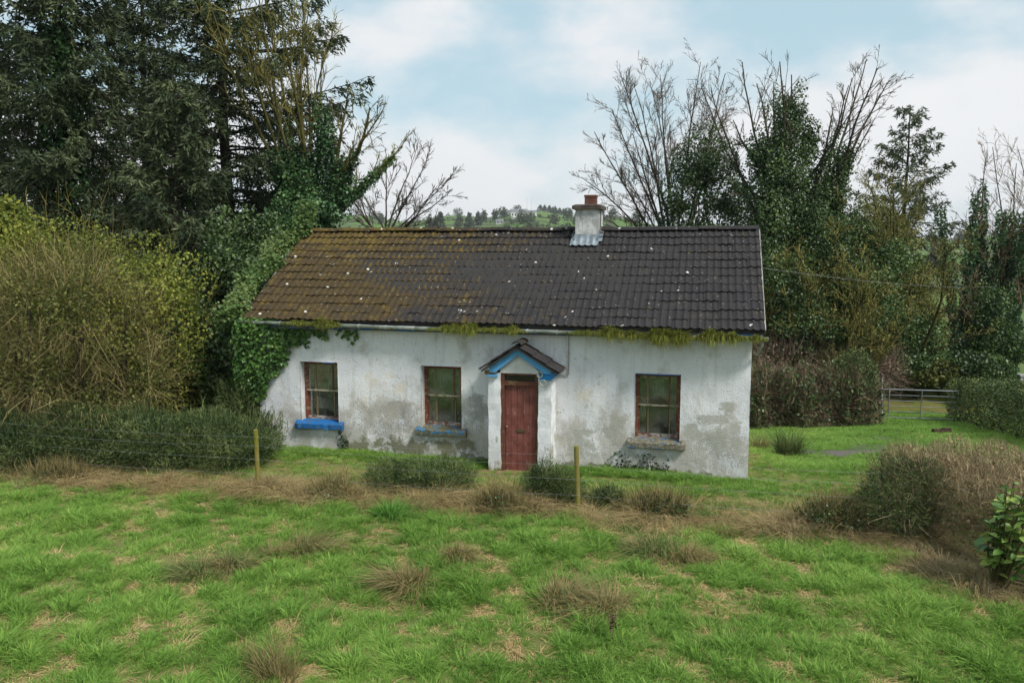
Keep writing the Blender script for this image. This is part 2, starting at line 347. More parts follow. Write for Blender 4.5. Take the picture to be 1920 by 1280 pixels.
def make_walls():
    xs = set(np.round(np.linspace(-HL, 0, 180), 3)); zs = set(np.round(np.linspace(-.4, 2.96, 58), 3))
    for a, b, c, d in WINS: xs |= {a, b}; zs |= {c, d}
    xs |= {-4.97, -4.21}; zs |= {2.03}
    xs, zs = np.array(sorted(xs)), np.array(sorted(zs)); m = MB()
    X, Z = np.meshgrid(xs, zs, indexing='ij')
    Y = .018*wav(X, Z, 2.2, 11)+.008*wav(X, Z, 9, 12)+.012*smooth(.6, 0, Z)*wav(X, Z, 5, 14)
    V = np.stack([X+0, Y, Z], -1).reshape(-1, 3); idx = np.arange(len(xs)*len(zs)).reshape(len(xs), len(zs))
    cx, cz = (xs[:-1]+xs[1:])/2, (zs[:-1]+zs[1:])/2; CX, CZ = np.meshgrid(cx, cz, indexing='ij')
    keep = np.ones_like(CX, bool)
    for a, b, c, d in WINS+[(-4.97, -4.21, -.4, 2.03)]: keep &= ~((CX > a) & (CX < b) & (CZ > c) & (CZ < d))
    F = np.stack([idx[:-1, :-1], idx[1:, :-1], idx[1:, 1:], idx[:-1, 1:]], -1)[keep]
    m.add(V, F)
    for a, b, c, d in WINS:          # reveals
        D = .42
        m.poly([(a, -.012, c), (a, -.012, d), (a, D, d), (a, D, c)], [(0, 1, 2, 3)]); m.poly([(b, -.012, c), (b, D, c), (b, D, d), (b, -.012, d)], [(0, 1, 2, 3)])
        m.poly([(a, -.012, d), (b, -.012, d), (b, D, d), (a, D, d)], [(0, 1, 2, 3)]); m.poly([(a, -.012, c), (a, D, c), (b, D, c), (b, -.012, c)], [(0, 1, 2, 3)])
    yb = 2*HD-.05; pk = EAVE_Z+(HD-EAVE_T)*SLOPE-.06
    for xx in (0.0, -HL):
        m.poly([(xx, 0, -2), (xx, yb, -2), (xx, yb, 3.08), (xx, HD, pk), (xx, 0, 3.08)], [(0, 1, 2, 3, 4)])
    m.poly([(-HL, yb, -2), (0, yb, -2), (0, yb, 2.8), (-HL, yb, 2.8)], [(0, 1, 2, 3)])
    return m.build('wall', M_WALL, cot)
make_walls()
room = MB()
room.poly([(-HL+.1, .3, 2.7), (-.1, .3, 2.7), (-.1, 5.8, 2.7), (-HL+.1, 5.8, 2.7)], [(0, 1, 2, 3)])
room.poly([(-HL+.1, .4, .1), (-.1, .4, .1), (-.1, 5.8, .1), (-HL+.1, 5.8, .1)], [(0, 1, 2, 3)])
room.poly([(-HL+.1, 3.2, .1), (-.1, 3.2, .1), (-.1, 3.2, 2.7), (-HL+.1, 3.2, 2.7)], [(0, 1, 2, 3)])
room.build('interior', plain('painted_room_dark', (.05, .048, .04), .9), cot)  # near-black colour paints in the room's shade; ceiling added to keep it dark

# paint
def peel(name, col, under, amt, sc=5, under2=None):
    t = NT(name); p = t.obj(); n = t.noise(t.scale(p, (1, 1, 2.2)), sc, 6, .65)
    u = t.mix(t.rng(t.noise(p, sc*4, 3), .4, .6), under, under2 or tuple(v*.5 for v in under))
    c = t.mix(t.rng(n, amt-.03, amt+.03), u, t.mix(t.noise(p, sc*1.5, 4), tuple(v*.72 for v in col), tuple(min(1, v*1.2) for v in col)))
    t.bsdf(c, .6, t.bump(n, .3, .01), .3); return t.mat
M_BLUE = peel('sky_blue_gloss', (.11, .36, .66), (.25, .3, .33), .30)
M_SILL = [peel('strong_blue_paint', (.015, .13, .36), (.03, .06, .12), .44, 9, (.12, .12, .10)), peel('flaking_blue_paint', (.03, .17, .36), (.17, .14, .09), .55, 7, (.07, .085, .05)), peel('worn_blue_paint', (.04, .13, .27), (.22, .20, .15), .58, 6, (.09, .085, .055))]
M_RED = peel('oxide_red_paint', (.165, .04, .03), (.30, .24, .2), .35, 7)
M_FRAME = peel('faded_red_frame', (.17, .055, .032), (.30, .25, .17), .43, 8, (.16, .11, .05))
M_BAR = peel('ochre_glazing_paint', (.20, .13, .065), (.33, .27, .19), .45, 10, (.12, .12, .05))
M_RAIL = peel('mossy_pale_rail', (.38, .33, .24), (.16, .17, .05), .45, 9)
M_GREY = plain('weathered_white', (.60, .60, .58), .6, var=.15)
def glass_mat():
    t = NT('grimy_glass'); p = t.obj()
    b = t.n('ShaderNodeBsdfPrincipled'); t.put(b.inputs['Base Color'], (.5, .52, .42)); b.inputs['Roughness'].default_value = .04; b.inputs['Transmission Weight'].default_value = 1.0; b.inputs['IOR'].default_value = 1.02
    gl = t.n('ShaderNodeBsdfGlossy'); gl.inputs['Roughness'].default_value = .03; gl.inputs['Color'].default_value = (.75, .8, .8, 1)
    t.t.links.new(t.bump(t.noise(p, 3, 2), .06, .05), gl.inputs['Normal'])
    tr = t.n('ShaderNodeBsdfTransparent'); tr.inputs['Color'].default_value = (.75, .78, .66, 1)
    df = t.n('ShaderNodeBsdfDiffuse'); t.put(df.inputs['Color'], t.mix(t.noise(p, 6, 4), (.13, .14, .11), (.34, .35, .30)))
    m1 = t.n('ShaderNodeMixShader'); m1.inputs[0].default_value = .24; t.t.links.new(tr.outputs[0], m1.inputs[1]); t.t.links.new(gl.outputs[0], m1.inputs[2])
    m2 = t.n('ShaderNodeMixShader'); t.put(m2.inputs[0], t.rng(t.noise(p, 3.0, 6, .62), .42, .74, .08, .62)); t.t.links.new(m1.outputs[0], m2.inputs[1]); t.t.links.new(df.outputs[0], m2.inputs[2])
    t.t.nodes.remove(b); t.t.links.new(m2.outputs[0], t.out.inputs['Surface']); return t.mat
M_GLASS = glass_mat()
def curtain_mat():
    t = NT('net_curtain'); p = t.obj()
    d = t.n('ShaderNodeBsdfDiffuse'); t.put(d.inputs['Color'], t.mix(t.noise(p, 5, 4), (.30, .31, .26), (.58, .59, .53)))
    tr = t.n('ShaderNodeBsdfTransparent'); m = t.n('ShaderNodeMixShader')
    w = t.noise(t.scale(p, (1, 1, .12)), 40, 2); hole = t.rng(t.noise(p, 3.2, 4), .40, .62, .25, .95)
    t.put(m.inputs[0], t.math('MULTIPLY', hole, t.rng(w, .3, .7, .5, 1.0), True)); t.t.links.new(tr.outputs[0], m.inputs[1]); t.t.links.new(d.outputs[0], m.inputs[2]); t.t.links.new(m.outputs[0], t.out.inputs['Surface']); return t.mat
M_CURT = curtain_mat()
def make_window(i, a, b, c, d):
    T = .20; fw = .05; frame = MB()
    frame.box(a, a+fw, T-.02, T+.09, c, d).box(b-fw, b, T-.02, T+.09, c, d).box(a+fw, b-fw, T-.02, T+.09, d-.05, d).box(a+fw, b-fw, T-.02, T+.09, c, c+.05)
    fr = frame.build('window', M_FRAME, cot)
    mid = c+(d-c)*.50; x0, x1 = a+fw, b-fw; w = x1-x0
    up, lo = MB(), MB(); b1, b2 = x0+.24*w, x0+.78*w
    if i == 0: b1 = x0+.26*w
    bw = .014
    # upper sash sits in front of the lower one
    tu, tl = T+.005, T+.045
    up.box(x0, x0+.035, tu, tu+.035, mid+.03, d-.05).box(x1-.035, x1, tu, tu+.035, mid+.03, d-.05).box(x0+.035, x1-.035, tu+.002, tu+.033, d-.085, d-.05)
    lo.box(x0, x0+.038, tl, tl+.035, c+.05, mid).box(x1-.038, x1, tl, tl+.035, c+.05, mid).box(x0+.038, x1-.038, tl+.002, tl+.033, c+.05, c+.06)
    up.build('upper_sash', M_FRAME, fr); lo.build('lower_sash', M_FRAME, fr)
    MB().box(x0, x1, tu-.012, tu+.055, mid, mid+.034).build('meeting_rail', M_RAIL, fr)
    MB().box(x0+.002, x1-.002, tl-.014, tl-.002, c+.052, c+.125).build('bottom_rail', peel('flaked_bottom_rail', (.42, .38, .33), (.20, .045, .03), .5, 7, (.12, .14, .12)), fr)
    for xb in (b1, b2):
        MB().box(xb-bw, xb+bw, tu+.003, tu+.03, mid+.034, d-.085).build('glazing_bar', M_BAR if xb == b1 else M_FRAME, fr)
        MB().box(xb-bw+.01, xb+bw+.01, tl+.003, tl+.03, c+.125, mid).build('glazing_bar', M_BAR, fr)
    for (p0, p1) in ((x0+.03, b1-bw), (b1+bw, b2-bw), (b2+bw, x1-.03)):
        for (q0, q1, tt) in ((mid+.03, d-.08, tu+.02), (c+.1, mid, tl+.02)):
            MB().poly([(p0, tt, q0), (p1, tt, q0), (p1, tt, q1), (p0, tt, q1)], [(0, 1, 2, 3)]).build('pane', M_GLASS, fr)
    # net curtain with shallow pleats, sagging lower edge
    n = 60; X = np.linspace(x0-.02, x1+.02, n); yy = .34+.012*np.sin(X*95)
    zb = [mid-.35, mid+.06, mid+.12][i]+.08*np.sin(X*7+i)-.25*np.abs((X-(x0+x1)/2)/w)*(1 if i else 1.6)
    V = np.concatenate([np.column_stack([X, yy, np.full(n, d-.03)]), np.column_stack([X, yy, zb])]); j = np.arange(n-1)
    MB().add(V, np.stack([j, j+1, j+1+n, j+n], 1)).build('curtain', M_CURT, fr, smooth_=True)
    for (p0, p1) in ((x0-.02, x0+.2*w), (x1-.2*w, x1+.02)):        # side drapes down to the sill
        X = np.linspace(p0, p1, 16); yy = .37+.015*np.sin(X*60); V = np.concatenate([np.column_stack([X, yy, np.full(16, d-.03)]), np.column_stack([X, yy, np.full(16, c+.02)])]); j = np.arange(15)
        MB().add(V, np.stack([j, j+1, j+17, j+16], 1)).build('side_curtain', M_CURT, fr, smooth_=True)
    # sill: sloped top slab with worn nose
    s0, s1, zt_, zb_ = a-.13, b+.12, c+.05, c-.12
    sm = MB(); k = 14; xs = np.linspace(s0, s1, k); rr = np.random.default_rng(i+3); j1 = rr.normal(size=k)*.006; j2 = rr.normal(size=k)*.008
    prof = lambda q: [(T-.02, zt_+.01), (-.10+j1[q], zt_-.045+j2[q]*.5), (-.115+j1[q], zt_-.055+j2[q]), (-.112+j1[q], zb_+.012+j2[q]), (-.10, zb_+j2[q]), (.02, zb_)]
    V = [(xs[q], y, z) for q in range(k) for (y, z) in prof(q)]; F = [(q*6+e, (q+1)*6+e, (q+1)*6+(e+1) % 6, q*6+(e+1) % 6) for q in range(k-1) for e in range(6)]
    # keep the ears clear of the wall face: only the middle reaches into the opening
    V = np.array(V); ear = (V[:, 0] < a+.005) | (V[:, 0] > b-.005); V[ear, 1] = np.minimum(V[ear, 1], -.004)
    sm.add(V, F); sm.add(V[:6], [[0, 1, 2, 3, 4, 5]]); sm.add(V[-6:], [[5, 4, 3, 2, 1, 0]]); sm.build('sill', M_SILL[i], fr)
    if i != 1: MB().box(b-.38 if i == 0 else a+.02, b-.12 if i == 0 else b-.03, -.016, .02, d-.022, d-.004).build('blue_head_trim', M_SILL[0], fr)
for i, w in enumerate(WINS): make_window(i, *w)
# ------------------------------------------------------------------ roof
ALPHA = math.atan(SLOPE); CA, SA = math.cos(ALPHA), math.sin(ALPHA)
XL, XR = -HL-.25, .228
def tile_mat():
    t = NT('mossy_concrete_tile'); p = t.pos(); pl = t.n('ShaderNodeVectorMath', operation='SUBTRACT'); t.put(pl.inputs[0], p); pl.inputs[1].default_value = O3
    def dot(v, k):
        d = t.n('ShaderNodeVectorMath', operation='DOT_PRODUCT'); t.put(d.inputs[0], v); d.inputs[1].default_value = k; return d.outputs['Value']
    x = dot(pl.outputs[0], (math.cos(YAW), -math.sin(YAW), 0)); y = dot(pl.outputs[0], (math.sin(YAW), math.cos(YAW), 0))
    big = t.noise(p, .8, 5, .6); md = t.noise(p, 4.5, 5, .65); fi = t.noise(p, 32, 4, .65)
    rndt = t.n('ShaderNodeObjectInfo').outputs['Random']
    base = t.mix(fi, (.015, .0135, .0145), (.042, .038, .039))
    base = t.mix(t.math('MULTIPLY', t.rng(md, .45, .65), .6), base, (.046, .040, .036))
    base = t.mix(t.math('MULTIPLY', rndt, .35), base, (.020, .019, .023))
    # moss creeping in from the ivy end
    k = t.math('ADD', t.rng(x, -9.8, -2.5, .46, -.30), t.math('MULTIPLY', t.math('SUBTRACT', big, .5), 1.05))
    k = t.math('ADD', k, t.math('MULTIPLY', t.math('SUBTRACT', md, .5), .8))
    brown = t.mix(fi, (.028, .019, .008), (.085, .057, .022))
    gold = t.mix(t.rng(fi, .35, .65), (.070, .050, .012), (.145, .098, .018))
    brown = t.mix(t.rng(t.math('ADD', md, t.math('MULTIPLY', t.rng(y, 1.2, 3.0, 0.0, .11), t.rng(x, -5.5, -9.5, 0.0, 1.0))), .52, .68), brown, gold)
    c = t.mix(t.math('MULTIPLY', t.rng(k, -.12, .34), .95), base, brown)
    c = t.mix(t.math('MULTIPLY', t.rng(t.noise(p, 7.5, 4), .66, .72), .7), c, (.10, .085, .02))
    # pale lichen
    v = t.n('ShaderNodeTexVoronoi'); v.inputs['Scale'].default_value = 3.1; t.put(v.inputs['Vector'], p)
    dd = t.math('ADD', v.outputs['Distance'], t.math('MULTIPLY', t.noise(p, 25, 2), .09))
    sel = t.rng(t.xyz(v.outputs['Color'])[0], .42, .44); lic = t.math('MULTIPLY', t.rng(dd, .175, .125), sel)
    c = t.mix(t.math('MULTIPLY', lic, .9), c, (.62, .60, .55))
    v2 = t.n('ShaderNodeTexVoronoi'); v2.inputs['Scale'].default_value = 11; t.put(v2.inputs['Vector'], p)
    l2 = t.math('MULTIPLY', t.rng(v2.outputs['Distance'], .24, .14), t.rng(t.xyz(v2.outputs['Color'])[1], .80, .84))
    c = t.mix(t.math('MULTIPLY', l2, .55), c, (.30, .29, .26))
    t.bsdf(c, .85, t.bump(t.math('ADD', fi, md), .6, .015), .25); return t.mat
M_TILE = tile_mat()
TW, GAUGE = (XR-XL)/38, .315
def tile_profile():
    xs = np.array([0, .03, .055, .075, .095, .12, .15, .18, .205, .225, .245, .27, .30])/.30
    h = np.array([0, .001, .017, .027, .022, .004, 0, .001, .017, .027, .022, .004, 0]); return xs*(TW-.003), h
def tile_geo():
    xs, h = tile_profile(); n = len(xs); L = GAUGE+.07
    top0 = np.column_stack([xs, np.zeros(n), h+.034]); top1 = np.column_stack([xs, np.full(n, L), h+.006]); bot0 = np.column_stack([xs, np.full(n, .004), h+.010])
    V = np.concatenate([top0, top1, bot0]); j = np.arange(n-1)
    F = np.concatenate([np.stack([j, j+1, j+1+n, j+n], 1), np.stack([j+2*n, j+1+2*n, j+1, j], 1)])
    return V, F
TV, TF = tile_geo()
roof = MB()
nslab = np.array([0, -SA, CA]); e_ = np.array([0, CA, SA])
def RP(x, v, off=0.0): return np.array([x, EAVE_T, EAVE_Z])+v*e_+off*nslab
SLEN = (RIDGE_Z-EAVE_Z)/SA
for sgn in (0, 1):
    q = [RP(XL+.01, .03, -.004), RP(XR-.01, .03, -.004), RP(XR-.01, SLEN, -.004), RP(XL+.01, SLEN, -.004)]; q2 = [v-np.array([0, 0, .09]) for v in q]
    if sgn:
        q = [np.array([v[0], 2*HD-v[1], v[2]]) for v in q]; q2 = [np.array([v[0], 2*HD-v[1], v[2]]) for v in q2]
    roof.poly(q+q2, [(0, 1, 2, 3), (7, 6, 5, 4), (0, 4, 5, 1), (1, 5, 6, 2), (3, 2, 6, 7), (0, 3, 7, 4)])
roof_o = roof.build('roof', plain('light_seal_slab', (.03, .028, .027), .9), cot)  # closed slab below the tiles, added to stop light leaking through
tile_me = MB().add(TV, TF).mesh('tile', M_TILE, False)
rr = np.random.default_rng(21); spots = []
ROT = np.array([[1, 0, 0], [0, CA, -SA], [0, SA, CA]])
sag = lambda x, v: -.045*math.sin(PI*(x-XL)/(XR-XL))*math.sin(PI*min(1, v/SLEN))+.006*math.sin(x*2.3+v*3)
CHX = (-3.935, -3.40)
for r_ in range(12):
    for c_ in range(38):
        x = XL+c_*TW; v = -.02+r_*GAUGE+.0*c_
        P = RP(x, v+rr.normal()*.010, sag(x, v)+rr.normal()*.004)
        if r_ >= 10 and CHX[0]-.04 < x+TW/2 < CHX[1]+.04: continue
        wpos = H2W(P[0]+TW/2, P[1], P[2]); spots.append((np.linalg.norm(wpos-np.array([0, 0, CH])), P, rr.normal()*.013, rr.normal()*.012))
spots.sort(key=lambda s: s[0])
rest = MB()
for k, (d, P, rz, rx) in enumerate(spots):
    if k < 300:
        o = bpy.data.objects.new('tile', tile_me); o.location = P; o.rotation_euler = (ALPHA+rx, 0, rz); link(o, roof_o)
    else:
        c, s = math.cos(rz), math.sin(rz); Q = TV@np.array([[c, -s, 0], [s, c, 0], [0, 0, 1]]).T@ROT.T+P; rest.add(Q, TF)
for r_ in range(12):
    for c_ in range(38):
        P = RP(XL+c_*TW, -.02+r_*GAUGE, 0); Q = TV@ROT.T+P; Q[:, 1] = 2*HD-Q[:, 1]; rest.add(Q, TF[:, ::-1])
tag(rest.build('tile_field', M_TILE, roof_o), kind='stuff')
# ridge tiles
n = 25; rl = (XR-XL)/n; a = np.linspace(-1.25, 1.25, 9)
rv0 = np.column_stack([np.zeros(9), .135*np.sin(a), .115*np.cos(a)-.05]); rv1 = rv0.copy(); rv1[:, 0] = rl-.006; rv1[:, 1:] *= .985
j = np.arange(8); ri = rv0.copy(); ri[:, 1:] *= .84
rme = MB().add(np.concatenate([rv0, rv1, ri]), np.concatenate([np.stack([j, j+9, j+10, j+1], 1), np.stack([j, j+1, j+19, j+18], 1)])).mesh('ridge_tile', M_TILE)
for i in range(n):
    x = XL+i*rl
    if CHX[0]-.2 < x+rl/2 < CHX[1]+.2: continue
    o = bpy.data.objects.new('ridge_tile', rme); o.location = (x, HD, RIDGE_Z+.035+rr.normal()*.006+sag(x, SLEN*.9)*.5); o.rotation_euler = (rr.normal()*.02, rr.normal()*.008, rr.normal()*.008); link(o, roof_o)
M_CEM = plain('cement_grey', (.30, .285, .26), .9, var=.35, bmp=.4)
for (s0, s1) in ((CHX[0]-.24, CHX[0]-.005), (CHX[1]+.005, CHX[1]+.30)):
    m = MB(); V = np.concatenate([rv0*[1, 1, 1]+[s0, 0, 0], rv0+[s1, 0, 0]]); m.add(V, np.stack([j, j+9, j+10, j+1], 1)); m.build('ridge_tile', M_TILE, roof_o, loc=(0, HD, RIDGE_Z+.035))
for xe, xn in ((XR-.012, XR+.014), (XL-.014, XL+.012)):
    m = MB()
    for sg in (0, 1):
        q = [RP(xe, 0, .012), RP(xe, SLEN, .012), RP(xe, SLEN, -.13), RP(xe, .05, -.13)]; q = [np.array([v[0], (2*HD-v[1]) if sg else v[1], v[2]]) for v in q]
        q2 = [v+np.array([xn-xe, 0, 0]) for v in q]; m.poly(q+q2, [(0, 1, 2, 3), (7, 6, 5, 4), (0, 4, 5, 1), (1, 5, 6, 2), (2, 6, 7, 3), (3, 7, 4, 0)])
    m.build('verge_board', M_CEM, roof_o)

# ------------------------------------------------------------------ eaves: fascia, gutter
MB().box(-HL-.2, .19, -.185, -.155, 2.80, 2.965).build('fascia', peel('fascia_remnant_blue', (.03, .12, .28), (.16, .16, .15), .56, 2.5), cot)
MB().poly([(-HL-.2, -.156, 2.82), (.19, -.156, 2.82), (.19, -.02, 2.84), (-HL-.2, -.02, 2.84)], [(0, 1, 2, 3)]).build('soffit', M_GREY, cot)
def gutter_z(x): return 2.862+.085*np.clip(-x/HL, 0, 1)+.008*np.sin(x*1.1)
def gutter_mat():
    t = NT('grimy_gutter_plastic'); p = t.obj(); x, y, z = t.xyz(p)
    c = t.mix(t.rng(t.noise(p, 5, 5), .35, .65), (.30, .32, .27), (.58, .60, .58)); c = t.mix(t.rng(t.noise(t.scale(p, (1, 1, 4)), 3, 4), .56, .66), c, (.16, .17, .09))
    t.bsdf(c, .5, None, .4); return t.mat
M_GUT = gutter_mat()
gx = np.linspace(-HL-.29, .29, 60); ga = np.linspace(PI, 2*PI, 9); GT = -.255
def gut_ring(x, rad): return np.column_stack([np.full(9, x), GT+rad*np.cos(ga), gutter_z(x)+rad*.95*np.sin(ga)])
m = MB()
for rad, fl in ((.062, 0), (.056, 1)):
    V = np.concatenate([gut_ring(x, rad) for x in gx]); i = np.arange(len(gx)*9).reshape(-1, 9)
    F = np.stack([i[:-1, :-1], i[1:, :-1], i[1:, 1:], i[:-1, 1:]], -1).reshape(-1, 4); m.add(V, F[:, ::-1] if fl else F)
lip = np.stack([gx, np.full(60, GT-.060), gutter_z(gx)+.002], 1); m.tubes(lip, np.full(60, .007), 5)
m.tubes(np.stack([gx, np.full(60, GT+.060), gutter_z(gx)+.002], 1), np.full(60, .006), 5)
for xe in (gx[0], gx[-1]): V = gut_ring(xe, .062); m.add(V, [list(range(9))])
gut = m.build('gutter', M_GUT, cot)
for x in np.arange(-HL+.1, .2, .62):
    b = MB(); P = np.stack([np.full(10, x), np.concatenate([[GT+.07], GT+.068*np.cos(ga)[::-1]]), np.concatenate([[gutter_z(x)+.02], gutter_z(x)+.066*np.sin(ga)[::-1]])], 1)
    b.tubes(P, np.full(10, .008), 4); b.box(x-.008, x+.008, GT-.06, GT+.075, gutter_z(x)+.006, gutter_z(x)+.014); b.build('gutter_bracket', M_GREY, gut)
b = MB(); b.tubes(np.array([(.17, GT, 2.80), (.17, GT, 2.72), (.13, -.16, 2.60), (.09, -.08, 2.5)]), np.full(4, .035), 8, cap=True); b.build('outlet_pipe', M_CEM, gut)

# ------------------------------------------------------------------ chimney
def stack_mat():
    t = NT('smoked_render'); p = t.obj(); x, y, z = t.xyz(p); n = t.noise(p, 3.2, 6, .62)
    c = t.mix(t.rng(n, .35, .68), (.34, .34, .34), (.66, .66, .65)); c = t.mix(t.math('MULTIPLY', t.rng(t.math('ADD', t.rng(z, 4.55, 4.8, .3, 0), n), .55, .85), .8), c, (.10, .11, .12))
    c = t.mix(t.math('MULTIPLY', t.rng(t.noise(t.scale(p, (1, 1, .1)), 18, 3), .58, .66), .5), c, (.16, .15, .13))
    t.bsdf(c, .9, t.bump(t.noise(p, 20, 4), .5, .015), .15); return t.mat
cy0, cy1 = HD-.44, HD+.42
m = MB(); xs = np.linspace(CHX[0], CHX[1], 5); 
m.box(CHX[0], CHX[1], cy0, cy1, 4.3, 5.455)
chim = m.build('chimney', stack_mat(), cot)
m = MB(); rc = np.random.default_rng(2)
ring = []
for (x, y) in [(x, cy0-.07) for x in np.linspace(CHX[0]-.075, CHX[1]+.075, 8)]+[(CHX[1]+.075, y) for y in np.linspace(cy0-.07, cy1+.07, 8)[1:]]+[(x, cy1+.07) for x in np.linspace(CHX[1]+.075, CHX[0]-.075, 8)[1:]]+[(CHX[0]-.075, y) for y in np.linspace(cy1+.07, cy0-.07, 8)[1:-1]]:
    ring.append((x+rc.normal()*.008, y+rc.normal()*.008))
n = len(ring); V = np.array([(x, y, 5.457+rc.normal()*.006) for x, y in ring]+[(x, y, 5.545+rc.normal()*.008) for x, y in ring]+[(x*.8+.2*-3.667, y*.8+.2*HD, 5.575) for x, y in ring]); j = np.arange(n)
m.add(V, np.concatenate([np.stack([j, (j+1) % n, (j+1) % n+n, j+n], 1), np.stack([j+n, (j+1) % n+n, (j+1) % n+2*n, j+2*n], 1)])); m.add(V[2*n:], [list(range(n))]); m.add(V[:n], [list(range(n))[::-1]])
m.build('chimney_cap', plain('blackened_cap', (.07, .055, .045), .95, var=.5, sc=8, bmp=.5), chim)
m = MB(); px0, px1, py0, py1, pz0, pz1 = -3.765, -3.50, HD-.16, HD+.14, 5.57, 5.80
m.box(px0, px1, py0, py1, pz0, pz1).box(px0-.012, px1+.012, py0-.012, py1+.012, pz1-.045, pz1+.003)
m.build('chimney_pot', plain('terracotta', (.13, .058, .04), .85, var=.3, sc=7), chim)
m = MB(); m.tubes(np.array([(CHX[1]+.02, cy0+.30, 4.7), (CHX[1]+.02, cy0+.30, 5.44)]), np.array([.018, .018]), 6); m.box(CHX[1]-.001, CHX[1]+.004, cy0+.06, cy0+.075, 4.8, 5.45)
m.build('flue_pipe', plain('pipe_grey', (.2, .19, .18), .6), chim)
M_LEAD = plain('lead_flashing', (.23, .27, .30), .45, .5, .3, var=.4, sc=5)
vch = (cy0-EAVE_T)/CA
xs_, h_ = tile_profile(); m = MB()
XA = np.concatenate([CHX[0]-.1+xs_, CHX[0]-.1+TW+xs_[1:], CHX[0]-.1+2*TW+xs_[1:4]]); HA = np.concatenate([h_, h_[1:], h_[1:4]]); na_ = len(XA)
V = np.concatenate([[RP(x, vch-.23, .045+h) for x, h in zip(XA, HA)], [RP(x, vch-.02, .045+h*.5) for x, h in zip(XA, HA)], [RP(x, vch-.012, .045+h*.3)+np.array([0, .006, .14]) for x, h in zip(XA, HA)]])
V[2*na_:, 0] = np.clip(V[2*na_:, 0], CHX[0]-.01, CHX[1]+.01); j = np.arange(na_-1)
m.add(V, np.concatenate([np.stack([j, j+1, j+1+na_, j+na_], 1), np.stack([j, j+1, j+1+na_, j+na_], 1)+na_])); m.build('flashing_apron', M_LEAD, chim, smooth_=True)
for sg, xb in ((-1, CHX[0]), (1, CHX[1])):
    for k in range(3):
        v0 = vch-.05+k*.2
        if v0 > SLEN-.05: continue
        P = [RP(xb, v0, .05), RP(xb+sg*.10, v0, .06), RP(xb+sg*.10, v0+.21, .035), RP(xb, v0+.21, .03)]
        MB().poly(P, [(0, 1, 2, 3)]).build('flashing_soaker', M_LEAD, chim)
        P = [RP(xb+sg*.006, v0, .05), RP(xb+sg*.006, v0+.2, .04), RP(xb+sg*.006, v0+.2, .04)+np.array([0, 0, .12]), RP(xb+sg*.006, v0, .05)+np.array([0, 0, .12])]
        MB().poly(P, [(0, 1, 2, 3)]).build('flashing_step', M_LEAD, chim)

# ------------------------------------------------------------------ porch and door
PF = -.50
m = MB()
for (a, b) in ((-5.235, -4.985), (-4.185, -3.91)):
    k = 16; Z = np.linspace(-.35, 2.03, k); rr2 = np.random.default_rng(int(-a*10))
    V = np.array([(x+rr2.normal()*.007, y+rr2.normal()*.006*(y < -.1), z) for z in Z for (x, y) in ((a, PF), ((a+b)/2, PF), (b, PF), (b, -.25), (b, 0.03), (a, 0.03), (a, -.25))]); i = np.arange(k*7).reshape(k, 7)
    m.add(V, np.stack([i[:-1], np.roll(i, -1, 1)[:-1], np.roll(i, -1, 1)[1:], i[1:]], -1).reshape(-1, 4)); m.add(V[-7:], [list(range(7))])
def pier_mat():
    t = NT('porch_pier_render'); p = t.obj(); x, y, z = t.xyz(p); n = t.noise(t.scale(p, (1, 1, .6)), 4, 6, .62); f = t.noise(p, 20, 4)
    c = t.mix(t.rng(n, .35, .65), (.60, .60, .60), (.76, .77, .78)); c = t.mix(t.math('MULTIPLY', t.rng(t.math('ADD', n, t.rng(z, .9, 0.0, 0.0, .22)), .60, .70), .85), c, t.mix(f, (.22, .21, .14), (.40, .37, .28)))
    c = t.mix(t.rng(t.math('ADD', n, t.rng(z, .35, 0.0, 0.0, .3)), .72, .82), c, (.16, .17, .05)); t.bsdf(c, .92, t.bump(f, .5, .015), .15); return t.mat
porch = m.build('porch', pier_mat(), cot)
AX, AZ = -4.60, 2.60; LX, LZ = -5.36, 2.10; RX_, RZ_ = -3.74, 2.09
MB().prism([(-4.99, 2.03), (-4.18, 2.03), (-4.18, 2.09), (AX, 2.47), (-4.99, 2.11)], PF+.02, 0.02).build('tympanum', M_GREY, porch)
bt = .125
m = MB().prism([(LX+.16, LZ+.02-bt*.55), (LX+.16, LZ+.06), (AX, AZ-.02), (AX, AZ-.02-bt*1.25), (LX+.29, LZ+.02-bt*.55)], PF-.07, PF-.04); m.build('bargeboard', M_BLUE, porch)
m = MB().prism([(RX_-.16, RZ_+.03-bt*.55), (RX_-.31, RZ_+.03-bt*.55), (AX+.0005, AZ-.02-bt*1.25), (AX+.0005, AZ-.02), (RX_-.16, RZ_+.07)], PF-.0702, PF-.0402); m.build('bargeboard', M_BLUE, porch)
m = MB().box(-4.14, -3.90, PF-.068, PF-.004, 1.925, 2.04).box(-3.908, -3.875, PF-.06, 0.0, 1.95, 2.07); m.build('corbel', peel('bright_blue_corbel', (.02, .22, .55), (.05, .3, .6), .4), porch)
m = MB().box(-5.25, -5.03, PF-.06, PF-.004, 1.955, 2.0); m.build('corbel', M_BLUE, porch)
m = MB().obox((-5.20, PF-.02, 2.045), (.10, 0, .012), (0, .03, 0), (-.006, 0, .04)).obox((-5.10, PF-.03, 2.06), (.05, 0, -.03), (0, .025, 0), (.01, 0, .02)); m.build('broken_timber', plain('rotten_timber', (.20, .13, .06), .9, var=.5, sc=15, bmp=.5), porch)
PD0 = PF-.17
ptile = MB().add(TV, TF).mesh('porch_tile', M_TILE)
m = MB()
